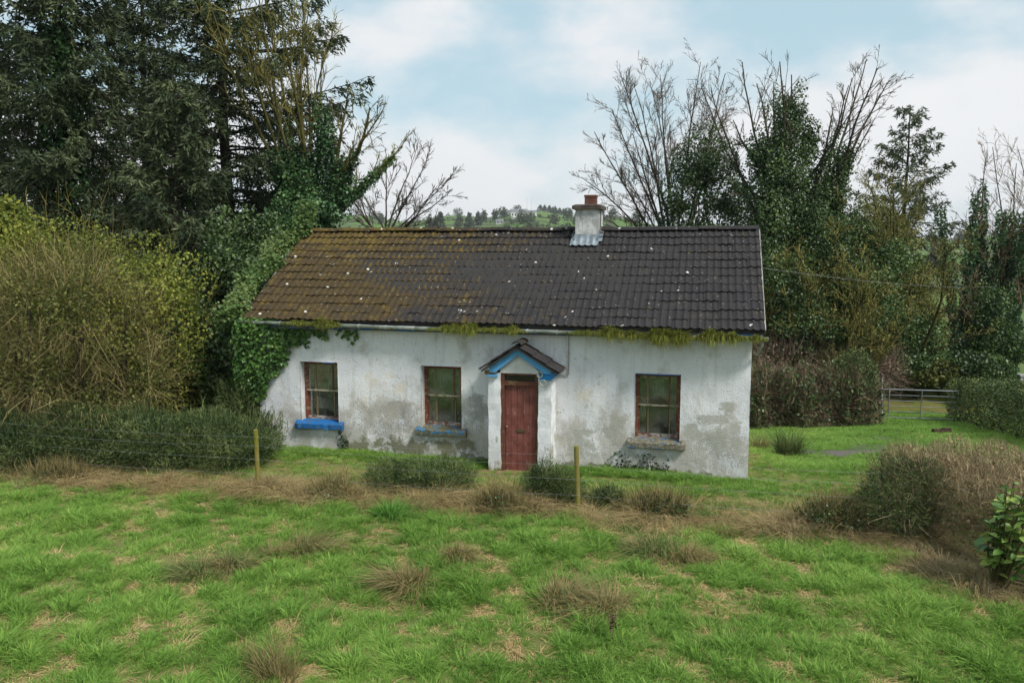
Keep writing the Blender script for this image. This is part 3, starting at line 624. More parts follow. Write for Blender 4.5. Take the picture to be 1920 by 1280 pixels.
for side, (ex, ez) in ((-1, (LX, LZ)), (1, (RX_, RZ_))):
    sv = np.array([AX-ex, 0, AZ-ez]); sl_ = np.linalg.norm(sv); ey = sv/sl_; exx = np.array([0, 1, 0])*(-1 if side < 0 else 1); nn = np.cross(exx, ey)
    q = [np.array([ex, PD0, ez]), np.array([AX, PD0, AZ]), np.array([AX, .02, AZ]), np.array([ex, .02, ez])]; q2 = [v-nn*.04 for v in q]; q = [v-nn*.006 for v in q]
    m.poly(q+q2, [(0, 1, 2, 3), (7, 6, 5, 4), (0, 4, 5, 1), (1, 5, 6, 2), (2, 6, 7, 3), (3, 7, 4, 0)])
    g = sl_/3; sx = (.02-PD0)/2/TW*1.0
    for r_ in range(3):
        for c_ in range(2):
            o = bpy.data.objects.new('porch_tile', ptile); y0 = (PD0-.01+c_*TW*sx) if side > 0 else (.02-c_*TW*sx)
            P = np.array([ex, y0, ez])+ey*(r_*g-.03)+nn*(.002+rr.normal()*.004)
            M4 = Matrix.Identity(4)
            for row in range(3):
                M4[row][0] = exx[row]*sx; M4[row][1] = ey[row]*g/GAUGE; M4[row][2] = nn[row]; M4[row][3] = P[row]
            o.matrix_basis = M4; link(o, porch)
m.build('porch_roof', plain('porch_felt', (.035, .03, .026), .9), porch)
for k in range(2):
    o = bpy.data.objects.new('porch_ridge_tile', rme); o.rotation_euler = (0, .0, PI/2); o.scale = (.36/rl, .85, .9); o.location = (AX, PD0-.015+k*.35, AZ+.055); link(o, porch)
for (cx, cz, cr) in ((-4.14, 2.03, .055), (-4.07, 1.86, .06)):
    a = np.linspace(0, 2*PI, 15); P = np.stack([cx+cr*np.cos(a), np.full(15, PF-.085), cz+cr*np.sin(a)], 1)
    b = MB(); b.tubes(P, np.full(15, .012), 5)
    for q in range(3): b.tubes(P*[1, 1, 1]+[.004*q, -.012*q, .006*q], np.full(15, .007), 4)
    b.build('cable_coil', plain('pale_cable', (.42, .45, .38), .5), porch)
M_JAMB = peel('brown_door_frame', (.12, .045, .028), (.22, .13, .06), .42, 6)
fr = MB().box(-4.983, -4.905, PF+.045, PF+.14, -.05, 2.028).box(-4.262, -4.187, PF+.045, PF+.14, -.05, 2.028).box(-4.905, -4.262, PF+.05, PF+.135, 1.985, 2.028).box(-4.905, -4.262, PF+.04, PF+.135, 1.775, 1.86).build('door_frame', M_JAMB, cot)
MB().poly([(-4.905, PF+.1, 1.86), (-4.262, PF+.1, 1.86), (-4.262, PF+.1, 1.985), (-4.905, PF+.1, 1.985)], [(0, 1, 2, 3)]).build('fanlight', plain('dark_fanlight_glass', (.022, .022, .02), .15, .5), fr)  # plain near-black opaque pane
door = MB().box(-4.90, -4.267, PF+.125, PF+.14, -.03, 1.772).build('door', M_JAMB, cot)
def door_mat():
    t = NT('scuffed_red_planks'); p = t.obj(); g = t.noise(t.scale(p, (1, 1, .12)), 26, 4, .6); n = t.noise(p, 5, 5)
    c = t.mix(t.rng(n, .3, .7), (.15, .042, .032), (.27, .095, .07)); c = t.mix(t.math('MULTIPLY', t.rng(g, .62, .68), .55), c, (.36, .22, .19))
    c = t.mix(t.math('MULTIPLY', t.rng(t.noise(t.scale(p, (1, 1, .5)), 16, 4), .66, .70), .8), c, (.42, .36, .32)); rn = t.n('ShaderNodeObjectInfo').outputs['Random']
    c = t.mix(t.math('MULTIPLY', rn, .35), c, (.085, .03, .03)); t.bsdf(c, .65, t.bump(g, .3, .006), .3); return t.mat
MD = door_mat(); pw = .633/5
for k in range(5): MB().box(-4.90+k*pw+.003, -4.90+(k+1)*pw-.003, PF+.10-.001*(k % 2), PF+.1245, -.03, 1.770).build('plank', MD, door)
MB().box(-4.66, -4.47, PF+.088, PF+.0985, .785, .845).box(-4.64, -4.49, PF+.083, PF+.088, .80, .83).build('letter_box', plain('dull_brass', (.14, .11, .06), .45, .5, .6), door)
MB().tubes(np.array([(-4.86, PF+.1, .90), (-4.86, PF+.06, .90), (-4.86, PF+.045, .90)]), np.array([.012, .02, .006]), 8, cap=True).build('door_knob', plain('worn_knob', (.3, .25, .2), .4, .5, .5), door)
MB().box(-5.0, -4.2, PF-.10, PF+.14, -.2, -.032).build('door_step', M_CEM, cot)
MB().tubes(np.array([(-3.64, -.03, 2.82), (-3.64, -.03, 2.0), (-3.645, -.03, 1.965), (-3.68, -.03, 1.955), (-3.84, -.03, 1.95)]), np.full(5, .011), 6).build('conduit', M_CEM, cot)
# ------------------------------------------------------------------ plant materials
M_IVY = leaf_mat('ivy_leaf', [(0, (.010, .026, .010)), (.5, (.028, .068, .022)), (1, (.075, .145, .045))], .2, .42, .4, clump=.8)
M_IVYD = leaf_mat('dark_ivy_leaf', [(0, (.006, .013, .004)), (.5, (.026, .050, .014)), (1, (.080, .118, .034))], .2, .4, .4, clump=.8)
M_IVYB = leaf_mat('pale_ivy_leaf', [(0, (.05, .11, .022)), (.5, (.13, .21, .05)), (1, (.27, .31, .11))], .3, .45, .35)
M_NEEDLE = leaf_mat('spruce_needle', [(0, (.010, .018, .008)), (.5, (.034, .048, .021)), (1, (.085, .102, .046))], .12, .6, .25, clump=.8, csc=.6)
M_GORSE = leaf_mat('gorse_spine', [(0, (.009, .018, .006)), (.5, (.042, .064, .020)), (1, (.105, .122, .042))], .15, .6, .25, clump=.85, csc=1.3)
M_OLIVE = leaf_mat('olive_foliage', [(0, (.025, .032, .008)), (.5, (.072, .082, .020)), (1, (.15, .15, .040))], .2, .6, .25, clump=.85, csc=.5)
M_PRIVET = leaf_mat('privet_leaf', [(0, (.045, .075, .012)), (.5, (.125, .155, .024)), (1, (.27, .27, .045))], .3, .5, .3, clump=.8, csc=.8)
M_LAUREL = leaf_mat('laurel_leaf', [(0, (.025, .06, .015)), (.5, (.075, .14, .03)), (1, (.20, .26, .06))], .2, .35, .45)
M_SHRUB = leaf_mat('dark_evergreen_leaf', [(0, (.008, .018, .005)), (.5, (.032, .064, .016)), (1, (.088, .132, .038))], .2, .42, .4, clump=.8, csc=.7)
M_STRAW = leaf_mat('dead_grass', [(0, (.085, .055, .028)), (.5, (.225, .155, .080)), (1, (.42, .32, .185))], .25, .8, .15)
M_TUSS = leaf_mat('tussock_blade', [(0, (.17, .12, .05)), (.35, (.31, .235, .11)), (.6, (.10, .14, .045)), (1, (.15, .21, .065))], .25, .6, .25)
M_RUSHG = leaf_mat('lush_grass_blade', [(0, (.03, .085, .012)), (.5, (.06, .165, .022)), (1, (.14, .25, .05))], .3, .55, .3)
M_TWIG = leaf_mat('brown_twig', [(0, (.045, .030, .018)), (.5, (.105, .075, .042)), (1, (.20, .155, .09))], 0.0, .85, .15)
M_DTWIG = leaf_mat('dark_winter_twig', [(0, (.028, .022, .017)), (.5, (.062, .048, .036)), (1, (.11, .085, .065))], 0.0, .85, .15)
M_TWIGP = leaf_mat('purple_brown_twig', [(0, (.050, .034, .026)), (.5, (.12, .083, .060)), (1, (.22, .165, .12))], 0.0, .85, .15)
M_MOSSTW = leaf_mat('mossy_twig', [(0, (.040, .036, .012)), (.5, (.095, .085, .024)), (1, (.17, .145, .045))], 0.0, .9, .1)
M_BARK = plain('grey_bark', (.060, .050, .038), .95, .1, var=.5, sc=3, bmp=.6)
M_MBARK = plain('mossy_bark', (.075, .070, .024), .95, .1, var=.5, sc=3, bmp=.6)
M_DBARK = plain('dark_bark', (.034, .028, .022), .95, .1, var=.4, sc=3, bmp=.6)
M_FARTREE = leaf_mat('far_foliage', [(0, (.030, .042, .024)), (.5, (.055, .066, .038)), (1, (.095, .10, .06))], .1, .8, .1)

# ------------------------------------------------------------------ plant builders
def grow(rng, P, Dr, L, R, levels):
    P = np.atleast_2d(np.asarray(P, float)); Dr = np.atleast_2d(np.asarray(Dr, float)); L = np.atleast_1d(np.asarray(L, float)); R = np.atleast_1d(np.asarray(R, float)); out = []
    for lv in levels:
        n, B = lv['n'], len(P); d = unit(Dr); path = [P]
        for i in range(n-1):
            d = unit(d+lv['w']*rng.normal(size=(B, 3))+np.array([0, 0, lv['t']])); path.append(path[-1]+d*(L/(n-1))[:, None])
        path = np.stack(path, 1); rad = R[:, None]*np.linspace(1, lv['tip'], n)[None]
        out.append((path, rad, lv['k'])); kd = lv.get('kids', 0)
        if not kd: break
        f = rng.uniform(lv['f0'], lv['f1'], (B, kd)); q = np.minimum((f*(n-1)).astype(int), n-2); fr_ = f*(n-1)-q; bi = np.arange(B)[:, None]
        A0, A1 = path[bi, q], path[bi, q+1]; pos_ = A0+(A1-A0)*fr_[..., None]; T = unit(A1-A0)
        perp = unit(np.cross(T, rng.normal(size=(B, kd, 3)))); ang = np.clip(rng.normal(lv['a'], lv['a']*.3, (B, kd)), .1, 1.5)
        nd = np.cos(ang)[..., None]*T+np.sin(ang)[..., None]*perp
        nL = L[:, None]*lv['lr']*(1.2-.65*f)*rng.uniform(.6, 1.25, (B, kd)); nR = np.maximum((rad[bi, q])*lv['rr']*rng.uniform(.7, 1.1, (B, kd)), lv.get('rmin', .006))
        P, Dr, L, R = pos_.reshape(-1, 3), nd.reshape(-1, 3), nL.reshape(-1), nR.reshape(-1)
    return out
def ivy_on(m, rng, out, zmax, dens, spread, size, base=None, lv=2, zmin=-9):
    for path, rad, k in out[:lv]:
        B, n, _ = path.shape; seg = np.linalg.norm(np.diff(path, axis=1), axis=2); tot = seg.sum(1)
        for b in range(B):
            N = int(tot[b]*dens); f = rng.uniform(0, n-1.001, N); q = f.astype(int); P = path[b, q]+(path[b, q+1]-path[b, q])*(f-q)[:, None]
            fade = np.clip((zmax-P[:, 2])/3.0, 0, 1); keep = rng.random(N) < np.sqrt(fade); P = P[keep]; fade = fade[keep]
            if not len(P): continue
            d = rvec(len(P), rng); d[:, 2] *= .6; d = unit(d); lump = .65+.35*np.sin(P[:, 2]*2.1+b)+.25*np.sin(P[:, 2]*5.3+2*b)
            rr_ = (rad[b].max()*.8+spread*np.clip(lump, .3, 1.3)*(.45+.55*fade))*rng.uniform(.55, 1.0, len(P))**.6
            Q = P+d*rr_[:, None]; T = unit(d*.5+rng.normal(size=Q.shape)*.6+np.array([0, 0, -.5]))
            m.cards(Q, T, unit(d+.7*rng.normal(size=Q.shape)), rng.uniform(.7, 1.3, len(Q))*size, rng.uniform(.35, .55, len(Q))*size, np.clip(.5+.2*rng.normal(size=len(Q))+.15*np.sin(P[:, 2]*3+b), 0, 1))
def tree_obj(name, label, base, out, bark, twig, group=None, cat='tree', split=2):
    e = empty(name, base); tag(e, label, cat, group); base = np.asarray(base, float)
    m = MB()
    for path, rad, k in out[:split]: m.tubes(path-base, rad, k)
    m.build('trunk', bark, e, smooth_=True)
    if len(out) > split:
        m = MB(); rg = np.random.default_rng(5)
        for path, rad, k in out[split:]: m.tubes(path-base, rad, k, r=rg.random(len(path)))
        m.build('twigs', twig, e)
    return e
def blob_points(rng, ells, n, shell=.35, zmin=None, lumps=.16, inside=.8):
    C = np.array([e[0] for e in ells], float); Rr = np.array([e[1] for e in ells], float); w = (Rr[:, 0]*Rr[:, 1]+Rr[:, 1]*Rr[:, 2]+Rr[:, 0]*Rr[:, 2]); w /= w.sum()
    i = rng.choice(len(ells), n, p=w); d = rvec(n, rng); u = 1-shell*rng.random(n)**1.4
    K = rng.normal(size=(6, 3))*4.5; ph = rng.random(6)*6.28
    lump = np.sin((d+C[i]*.7)@K.T+ph).mean(1)*2.2; P = C[i]+Rr[i]*d*(u*(1+lumps*lump))[:, None]
    ok = np.ones(n, bool)
    if zmin is not None: ok &= P[:, 2] > (zmin if np.isscalar(zmin) else zmin(P))
    for j in range(len(ells)): ok &= (i == j) | (np.linalg.norm((P-C[j])/Rr[j], axis=1) > inside)
    N = unit(d/Rr[i]); return P[ok], N[ok], lump[ok]
def leafy(name, label, ells, n, size, mat, cat='shrub', group=None, shell=.4, up=.0, aspect=.42, twigs=0, twig_mat=None, twlen=.6, seed=1, lumps=.16, zmin=None, wild=.7, twr=.006, twup=.4, stem=True, bark=None):
    rng = np.random.default_rng(seed); b = np.array([np.mean([e[0][0] for e in ells]), np.mean([e[0][1] for e in ells]), 0.0]); b[2] = float(zt(b[0], b[1]))
    e = empty(name, b); tag(e, label, cat, group)
    zf = (lambda P: zt(P[:, 0], P[:, 1])+.02) if zmin is None else zmin
    P, N, lu = blob_points(rng, ells, n, shell, zf, lumps)
    T = unit(N*.5+wild*rng.normal(size=P.shape)+np.array([0, 0, up])); s = size*rng.uniform(.65, 1.35, len(P))
    MB().cards(P-b, T, unit(N+.6*rng.normal(size=P.shape)), s, s*aspect, np.clip(.5+.2*rng.normal(size=len(P))+.22*lu, 0, 1)).build('foliage', mat, e)
    if twigs:
        P, N, lu = blob_points(rng, ells, twigs, .6, zf, lumps); L = twlen*rng.uniform(.5, 1.4, len(P)); d = unit(N+.5*rng.normal(size=P.shape)+np.array([0, 0, twup])); d2 = unit(d+.5*rng.normal(size=P.shape)+np.array([0, 0, twup*.4]))
        MB().blades(P-b, d, L, np.full(len(P), twr*1.15), (d2-d)*.5, rng.random(len(P))).build('twigs', twig_mat or M_TWIG, e)
    if stem:
        m = MB()
        for c, r in ells[:8]:
            c = np.array(c, float); g = np.array([c[0]+rng.normal()*.1, c[1]+rng.normal()*.1, float(zt(c[0], c[1]))-.1])
            for q in range(3): m.tubes(np.array([g, (g+c)/2+rng.normal(size=3)*.12, c+rng.normal(size=3)*np.array(r)*.35])-b, np.array([.05, .035, .015]), 5)
        m.build('stem', bark or M_DBARK, e)
    return e
def conifer(name, label, px, y, H, Rm, seed, group=None, open_=1.0, lean=(0, 0), bend=None, ivy=None, zlow=.06, card=1.0, mat=None, tw=1.0, nb=6):
    rng = np.random.default_rng(seed); x = at(px, 455, y)[0]; base = np.array([x, y, float(zt(x, y))-.1]); e = empty(name, base); tag(e, label, 'tree', group)
    n = 14; tz = np.linspace(0, 1, n); tp = np.stack([lean[0]*tz*H+.06*np.sin(tz*9), lean[1]*tz*H+.05*np.sin(tz*7+1), tz*H], 1)
    m = MB(); m.tubes(tp, .022*H*(1-tz*.93)*.72, 9); 
    zs = np.arange(zlow*H, H*.985, .40*open_); B = len(zs)*nb
    z = np.repeat(zs, nb)+rng.normal(size=B)*.26; t = np.clip(z/H, 0, 1); az = np.tile(np.arange(nb)*2*PI/nb, len(zs))+np.repeat(rng.random(len(zs))*6.28, nb)+rng.normal(size=B)*.25
    L = Rm*np.minimum((1-t)**.72*1.08, .70+.9*t)*rng.uniform(.62, 1.14, B)+.12
    if bend is not None: L = L*bend(az, t)
    L = np.minimum(L, Rm*1.6); el = np.radians(32*t**1.5-6+rng.normal(size=B)*6)
    u = np.linspace(0, 1, 9); dx = np.stack([np.cos(az), np.sin(az), np.zeros(B)], 1); org = np.stack([np.interp(z, tp[:, 2], tp[:, 0]), np.interp(z, tp[:, 2], tp[:, 1]), z], 1)
    hz = L[:, None]*(np.tan(el)[:, None]*u-.30*(1-t[:, None]*.6)*u**2+.24*u**3); path = org[:, None]+dx[:, None]*(L[:, None]*u)[..., None]; path[..., 2] += hz; path += rng.normal(size=path.shape)*.03*u[None, :, None]
    rad = (.010+.008*L)[:, None]*(1-.85*u)[None]; m.tubes(path, rad, 4); m.build('trunk', M_DBARK, e, smooth_=True)
    cm = MB(); P_, T_, N_, S_, R_ = [], [], [], [], []
    for b in range(B):
        nt = int(5+L[b]*13*tw); f = rng.uniform(.06, 1, nt)**.8*8; f = np.minimum(f, 7.99); q = f.astype(int); p = path[b, q]+(path[b, q+1]-path[b, q])*(f-q)[:, None]
        sd_ = np.where(rng.random(nt) < .5, -1., 1.)[:, None]; perp = np.array([-dx[b, 1], dx[b, 0], 0]); fd = dx[b]
        td = unit(fd*rng.uniform(.35, .9, (nt, 1))+sd_*perp*rng.uniform(.35, 1, (nt, 1))+np.array([0, 0, 1])*rng.uniform(-.95, .08, (nt, 1)))
        tl = (.22+.17*L[b]*(1.1-f/8))*rng.uniform(.6, 1.3, nt); tl = np.minimum(tl, .85); K = 9
        g = np.linspace(.05, 1, K)[None, :, None]; pp = p[:, None]+td[:, None]*tl[:, None, None]*g; pp[..., 2] -= (tl[:, None]*g[..., 0]**2*.35)
        pp = pp.reshape(-1, 3); tt = np.repeat(td, K, 0); P_.append(pp); T_.append(unit(tt+.55*rng.normal(size=pp.shape)+np.array([0, 0, -.12]))); S_.append(np.full(len(pp), 1.0)*rng.uniform(.7, 1.3, len(pp))); br = .15*rng.normal(); R_.append(np.clip(.5+br+.17*rng.normal(size=len(pp)), 0, 1))
    P_, T_, S_, R_ = np.concatenate(P_), np.concatenate(T_), np.concatenate(S_), np.concatenate(R_)
    cm.cards(P_, T_, rvec(len(P_), rng), S_*.20*card, S_*.027*card, R_); cm.build('crown', mat or M_NEEDLE, e)
    if ivy:
        im = MB(); ivy_on(im, rng, [(tp[None], np.full((1, n), .3), 6)], ivy[0], ivy[1], ivy[2], .13); im.build('ivy', M_IVY, e)
    return e
def hedge(name, label, pts, hw, h, n, size, mat, seed, twigs=0, twig_mat=None, twlen=.25, wild=.6, cat='hedge', aspect=.42, sq=.45, twr=.005, rough=.06):
    rng = np.random.default_rng(seed); pts = np.array(pts, float); seg = np.concatenate([[0], np.cumsum(np.linalg.norm(np.diff(pts, axis=0), axis=1))]); tot = seg[-1]
    b = np.array([pts[0, 0], pts[0, 1], float(zt(*pts[0]))]); e = empty(name, b); tag(e, label, cat)
    def samp(n, dep):
        s = rng.uniform(-hw*.6, tot+hw*.6, n); sc = np.clip(s, 0, tot); c = np.stack([np.interp(sc, seg, pts[:, k]) for k in (0, 1)], 1); q = np.clip(np.searchsorted(seg, sc)-1, 0, len(pts)-2)
        T = unit(pts[q+1]-pts[q]); S = np.stack([T[:, 1], -T[:, 0]], 1); over = np.clip(np.maximum(-s, s-tot), 0, None)/(hw*.6)
        endf = (1-over**6)**.5; per = rng.uniform(0, 2*h+2*hw, n); bx = np.where(per < h, -1, np.where(per > h+2*hw, 1, (per-h)/hw-1)); bz = np.where(per < h, per/h, np.where(per > h+2*hw, (2*h+2*hw-per)/h, 1.0))
        pw_ = 2/sq; nr = (np.abs(bx)**pw_+bz**pw_)**(-1/pw_); cu, su = bx*nr, bz*nr; a = np.arctan2(su, cu)
        k = 1-dep*rng.random(n)**1.5+rough*np.sin(s*3.1+a*2.3)+rough*.7*np.sin(s*7.7-a*5)+rough*.5*np.sin(s*15+a*11); zg = zt(c[:, 0], c[:, 1])
        # front/back faces down to the ground: stretch the angle
        P = np.column_stack([c+S*(cu*hw*endf*k)[:, None]+T*(s-sc)[:, None], zg+h*su*k*(.75+.25*endf)]); N = unit(np.column_stack([S*(cu**3)[:, None]+T*(np.sign(s-sc)*over)[:, None], su**3]))
        return P, N, np.sin(s*3.1+a*2.3)
    P, N, lu = samp(n, .3); T = unit(N*.5+wild*rng.normal(size=P.shape)); s = size*rng.uniform(.6, 1.4, n)
    MB().cards(P-b, T, unit(N+.6*rng.normal(size=P.shape)), s, s*aspect, np.clip(.5+.2*rng.normal(size=n)+.12*lu, 0, 1)).build('foliage', mat, e)
    if twigs:
        P, N, lu = samp(twigs, .35); L = twlen*rng.uniform(.4, 1.4, len(P)); d = unit(N+.55*rng.normal(size=P.shape)+np.array([0, 0, .35])); d2 = unit(d+.5*rng.normal(size=P.shape))
        P0 = P-b-d*L[:, None]*.4; path = np.stack([P0, P0+d*L[:, None]*.5, P0+(d+d2)*L[:, None]*.5], 1)
        MB().blades(P0, d, L, np.full(len(P), twr*1.1), (d2-d)*.5, rng.random(len(P))).build('twigs', twig_mat, e)
    return e

# ------------------------------------------------------------------ the spruces behind the bushes
right = lambda k: (lambda az, t: 1+k*np.clip(np.cos(az), 0, 1)*(t > .35)*(t < .8))
conifer('spruce_tree', 'massive dark spruce with ivy on its trunk, second from the frame edge', 135, 27, 17.5, 4.4, 31, ivy=(13, 1200, .75))
conifer('spruce_tree', 'tall dark spruce whose long boughs reach over the ivy-clad tree', 432, 29, 18.5, 4.6, 32, bend=lambda az, t: 1+.55*np.clip(np.cos(az-.1), 0, 1)*(t > .42)*(t < .75), ivy=(6, 700, .5))
conifer('spruce_tree', 'dark spruce filling the gap between the two biggest spruces', 285, 33.5, 18, 3.9, 33)
conifer('spruce_tree', 'dark spruce half cut off by the frame edge above the bushes', -25, 29.5, 15, 3.9, 34)
conifer('spruce_tree', 'shorter spruce standing behind the cottage ivy, boughs down to the ground', 335, 24.5, 9.6, 2.9, 35, zlow=.03)

# ------------------------------------------------------------------ broad-leaved trees, limb by limb
def aimed_tree(name, label, px, y, fork, limbs, levels, seed, bark, twig, mass=(), ivy=(), ivymat=None, nmass=0, lsize=.09, r0=.16, depth=1.2, group=None):
    """a trunk from the ground to the fork, then limbs aimed at where their tips stand"""
    rng = np.random.default_rng(seed); x = at(px, 455, y)[0]; base = np.array([x, y, float(zt(x, y))-.1]); F0 = at(fork[0], fork[1], y); F0[2] = max(F0[2], base[2]+.3)
    P, D_, L, R = [], [], [], []
    for l in limbs:
        tx, ty = l[0], l[1]; sx, sy, sr = (l[2], l[3], l[4]) if len(l) > 2 else (None, None, r0)
        S = F0+rng.normal(size=3)*[.12, .2, .05] if sx is None else at(sx, sy, y+rng.normal()*.25); T = at(tx, ty, y+rng.normal()*depth); P.append(S); D_.append(T-S); L.append(np.linalg.norm(T-S)*1.04); R.append(sr*rng.uniform(.8, 1.1))
    out = grow(rng, P, D_, L, R, levels); nl = levels[0]['n']
    # pull every limb so that its tip really lands on its target
    tp = np.array(P)+np.array(D_); w_ = np.linspace(0, 1, nl)[None, :, None]
    e = empty(name, base); tag(e, label, 'tree', group); m = MB(); u = np.linspace(0, 1, 5)[:, None]; m.tubes((base+(F0-base)*u+rng.normal(size=(5, 3))*[.03, .03, 0])-base, np.linspace(1.7, 1.25, 5)*r0*1.5, 9)
    for path, rad, k in out[:2]: m.tubes(path-base, rad, k)
    m.build('trunk', bark, e, smooth_=True); m = MB()
    for path, rad, k in out[2:]: m.tubes(path-base, rad, k, r=rng.random(len(path)))
    m.build('twigs', twig, e); im = MB()
    for (zm, de, sp, lv) in ivy: ivy_on(im, rng, [(o_[0]-base, o_[1], o_[2]) for o_ in out], zm-base[2], de, sp, lsize, lv=lv)
    if ivy: ivy_on(im, rng, [((base+(F0-base)*u)[None]-base, np.full((1, 5), r0*1.5), 6)], 30, ivy[0][1]*1.5, ivy[0][2]*1.3, lsize)
    if mass:
        Pm, Nm, lu = blob_points(rng, [E(*q) for q in mass], nmass, .65, lambda Q: zt(Q[:, 0], Q[:, 1]), .36, .7); T = unit(Nm*.3+.6*rng.normal(size=Pm.shape)+np.array([0, 0, -.45])); sz = lsize*rng.uniform(.65, 1.35, len(Pm))
        im.cards(Pm-base, T, unit(Nm+.7*rng.normal(size=Pm.shape)), sz, sz*.45, np.clip(.5+.2*rng.normal(size=len(Pm))+.2*lu, 0, 1))
    if ivy or mass: im.build('ivy', ivymat or M_IVY, e)
    return e
def E(px, py, y, rx, rz, ry=None):
    c = at(px, py, y); return (c, (rx, ry or rx, rz))
def LV(k0, k1, k2, a=.42, w=.06, lr=.34, f0=.3, t=.0, rm=.010):
    return [dict(n=10, k=7, w=w, t=t, tip=.22, kids=k0, f0=f0, f1=1, a=a, lr=lr, rr=.45), dict(n=6, k=4, w=.11, t=.04, tip=.35, kids=k1, f0=.12, f1=1, a=.5, lr=.42, rr=.6, rmin=rm*1.35), dict(n=4, k=3, w=.15, t=.03, tip=.4, kids=k2, f0=.15, f1=1, a=.5, lr=.5, rr=.6, rmin=rm), dict(n=3, k=3, w=.15, t=.02, tip=.45)]
aimed_tree('ivy_clad_tree', 'many-stemmed tree wrapped in ivy with bare shoots above the mossy gable', 580, 26.5, (578, 440),
    [(395, 25), (430, -10), (462, -40), (498, 8), (520, -30), (548, -10), (566, 10), (590, -25), (612, 40), (640, 120), (690, 205), (545, 60), (475, 90)]+[(765, 292, 600, 415, .10), (742, 240, 605, 400, .10), (700, 208, 600, 390, .09), (760, 275, 640, 385, .07)],
    LV(10, 5, 2, a=.34, w=.05, lr=.28, f0=.35, t=.015, rm=.009), 41, M_MBARK, M_MOSSTW, ivy=[(7.6, 520, .22, 1)], mass=[(540, 330, 26.5, .40, 1.5), (610, 300, 26.5, .42, 1.9), (585, 405, 26.3, .95, .8), (642, 350, 26.5, .32, .9), (530, 420, 26, .7, .8)], nmass=14000, r0=.068)
aimed_tree('bare_tree', 'small bare tree with wide thin branches seen over the mossy ridge', 720, 36, (722, 455), [(628, 372), (655, 322), (692, 296), (735, 282), (775, 292), (812, 300), (838, 338), (862, 372), (672, 405), (640, 345), (790, 352)], LV(9, 6, 3, a=.5, w=.09, lr=.38, f0=.2), 42, M_BARK, M_DTWIG, r0=.05)
# ------------------------------------------------------------------ trees beyond the chimney and the yard
aimed_tree('bare_tree', 'big fan-shaped bare tree standing behind the chimney', 1268, 40, (1268, 505),
    [(1106, 258), (1112, 315), (1135, 222), (1165, 190), (1196, 165), (1228, 148), (1262, 142), (1298, 140), (1330, 148), (1356, 180), (1382, 235), (1398, 300), (1128, 392), (1150, 345), (1218, 250)], LV(14, 9, 4, a=.55, w=.05, lr=.25, f0=.32, rm=.008), 43, M_BARK, M_DTWIG, r0=.075, depth=2.2, ivy=[(5.0, 160, .14, 1)])
aimed_tree('ivy_tower_tree', 'tall tree swallowed by ivy with bare antler branches, beside the roof verge', 1465, 33.5, (1465, 520),
    [(1388, 168), (1408, 145), (1428, 128), (1470, 118), (1486, 96), (1500, 150), (1540, 130), (1528, 160), (1560, 215)]+[(1376, 232, 1440, 330, .08), (1372, 330, 1430, 420, .07), (1590, 205, 1500, 360, .08), (1398, 300, 1450, 300, .06)], LV(6, 4, 2, a=.45, w=.075, lr=.27, f0=.5, rm=.010), 44, M_BARK, M_DTWIG,
    ivy=[(9.2, 160, .3, 1)], ivymat=M_IVYD, mass=[(1478, 232, 33.5, .75, 1.5), (1466, 330, 33.5, 1.25, 1.6), (1452, 430, 33.5, 1.35, 1.9), (1500, 400, 33.5, 1.0, 1.6), (1446, 560, 33, 1.3, 2.2), (1516, 270, 33.5, .42, 1.0), (1425, 290, 33.5, .5, .9)], nmass=46000, r0=.10)
aimed_tree('leaning_ivy_tree', 'leaning ivy-wrapped tree forked against the sky next to the ivy tower', 1520, 35, (1540, 420),
    [(1618, 118), (1645, 140), (1670, 168), (1640, 232), (1592, 170), (1560, 250, 1540, 380, .06)], LV(8, 5, 3, a=.55, w=.06, lr=.27, f0=.45, rm=.009), 45, M_BARK, M_DTWIG, ivy=[(8.8, 240, .30, 1)], ivymat=M_IVYD, mass=[(1560, 372, 35, .65, 1.2), (1535, 450, 35, 1.2, 1.5), (1580, 310, 35, .35, .8), (1590, 430, 35, 1.0, .9)], nmass=22000, r0=.085)
leafy('holly_tree', 'rounded dark evergreen in front of the fan-shaped bare tree', [E(1318, 330, 37, 1.55, 1.95), E(1285, 390, 37, 1.3, 1.3), E(1350, 395, 37, 1.5, 1.6), E(1315, 440, 37, 1.9, 1.6)], 30000, .11, M_IVYD, 'tree', twigs=700, twig_mat=M_DTWIG, twlen=.9, seed=51, shell=.9, lumps=.2, twr=.011)
def stems_tree(name, label, px, y, dirs, lens, r0, levels, seed, bark, twig, ivy=None, ivymat=None, group=None, ivylv=1, boff=.25):
    rng = np.random.default_rng(seed); x = at(px, 455, y)[0]; base = np.array([x, y, float(zt(x, y))-.1]); n = len(dirs)
    P = base+np.column_stack([np.array([d[0] for d in dirs])*boff*2, rng.normal(size=n)*boff, np.zeros(n)])
    out = grow(rng, P, dirs, lens, np.full(n, r0), levels); e = tree_obj(name, label, base, out, bark, twig, group)
    if ivy:
        im = MB()
        for (zm, de, sp, lv) in ivy: ivy_on(im, rng, [(o_[0]-base, o_[1], o_[2]) for o_ in out], zm-base[2], de, sp, .12, lv=lv)
        im.build('ivy', ivymat or M_IVY, e)
    return e
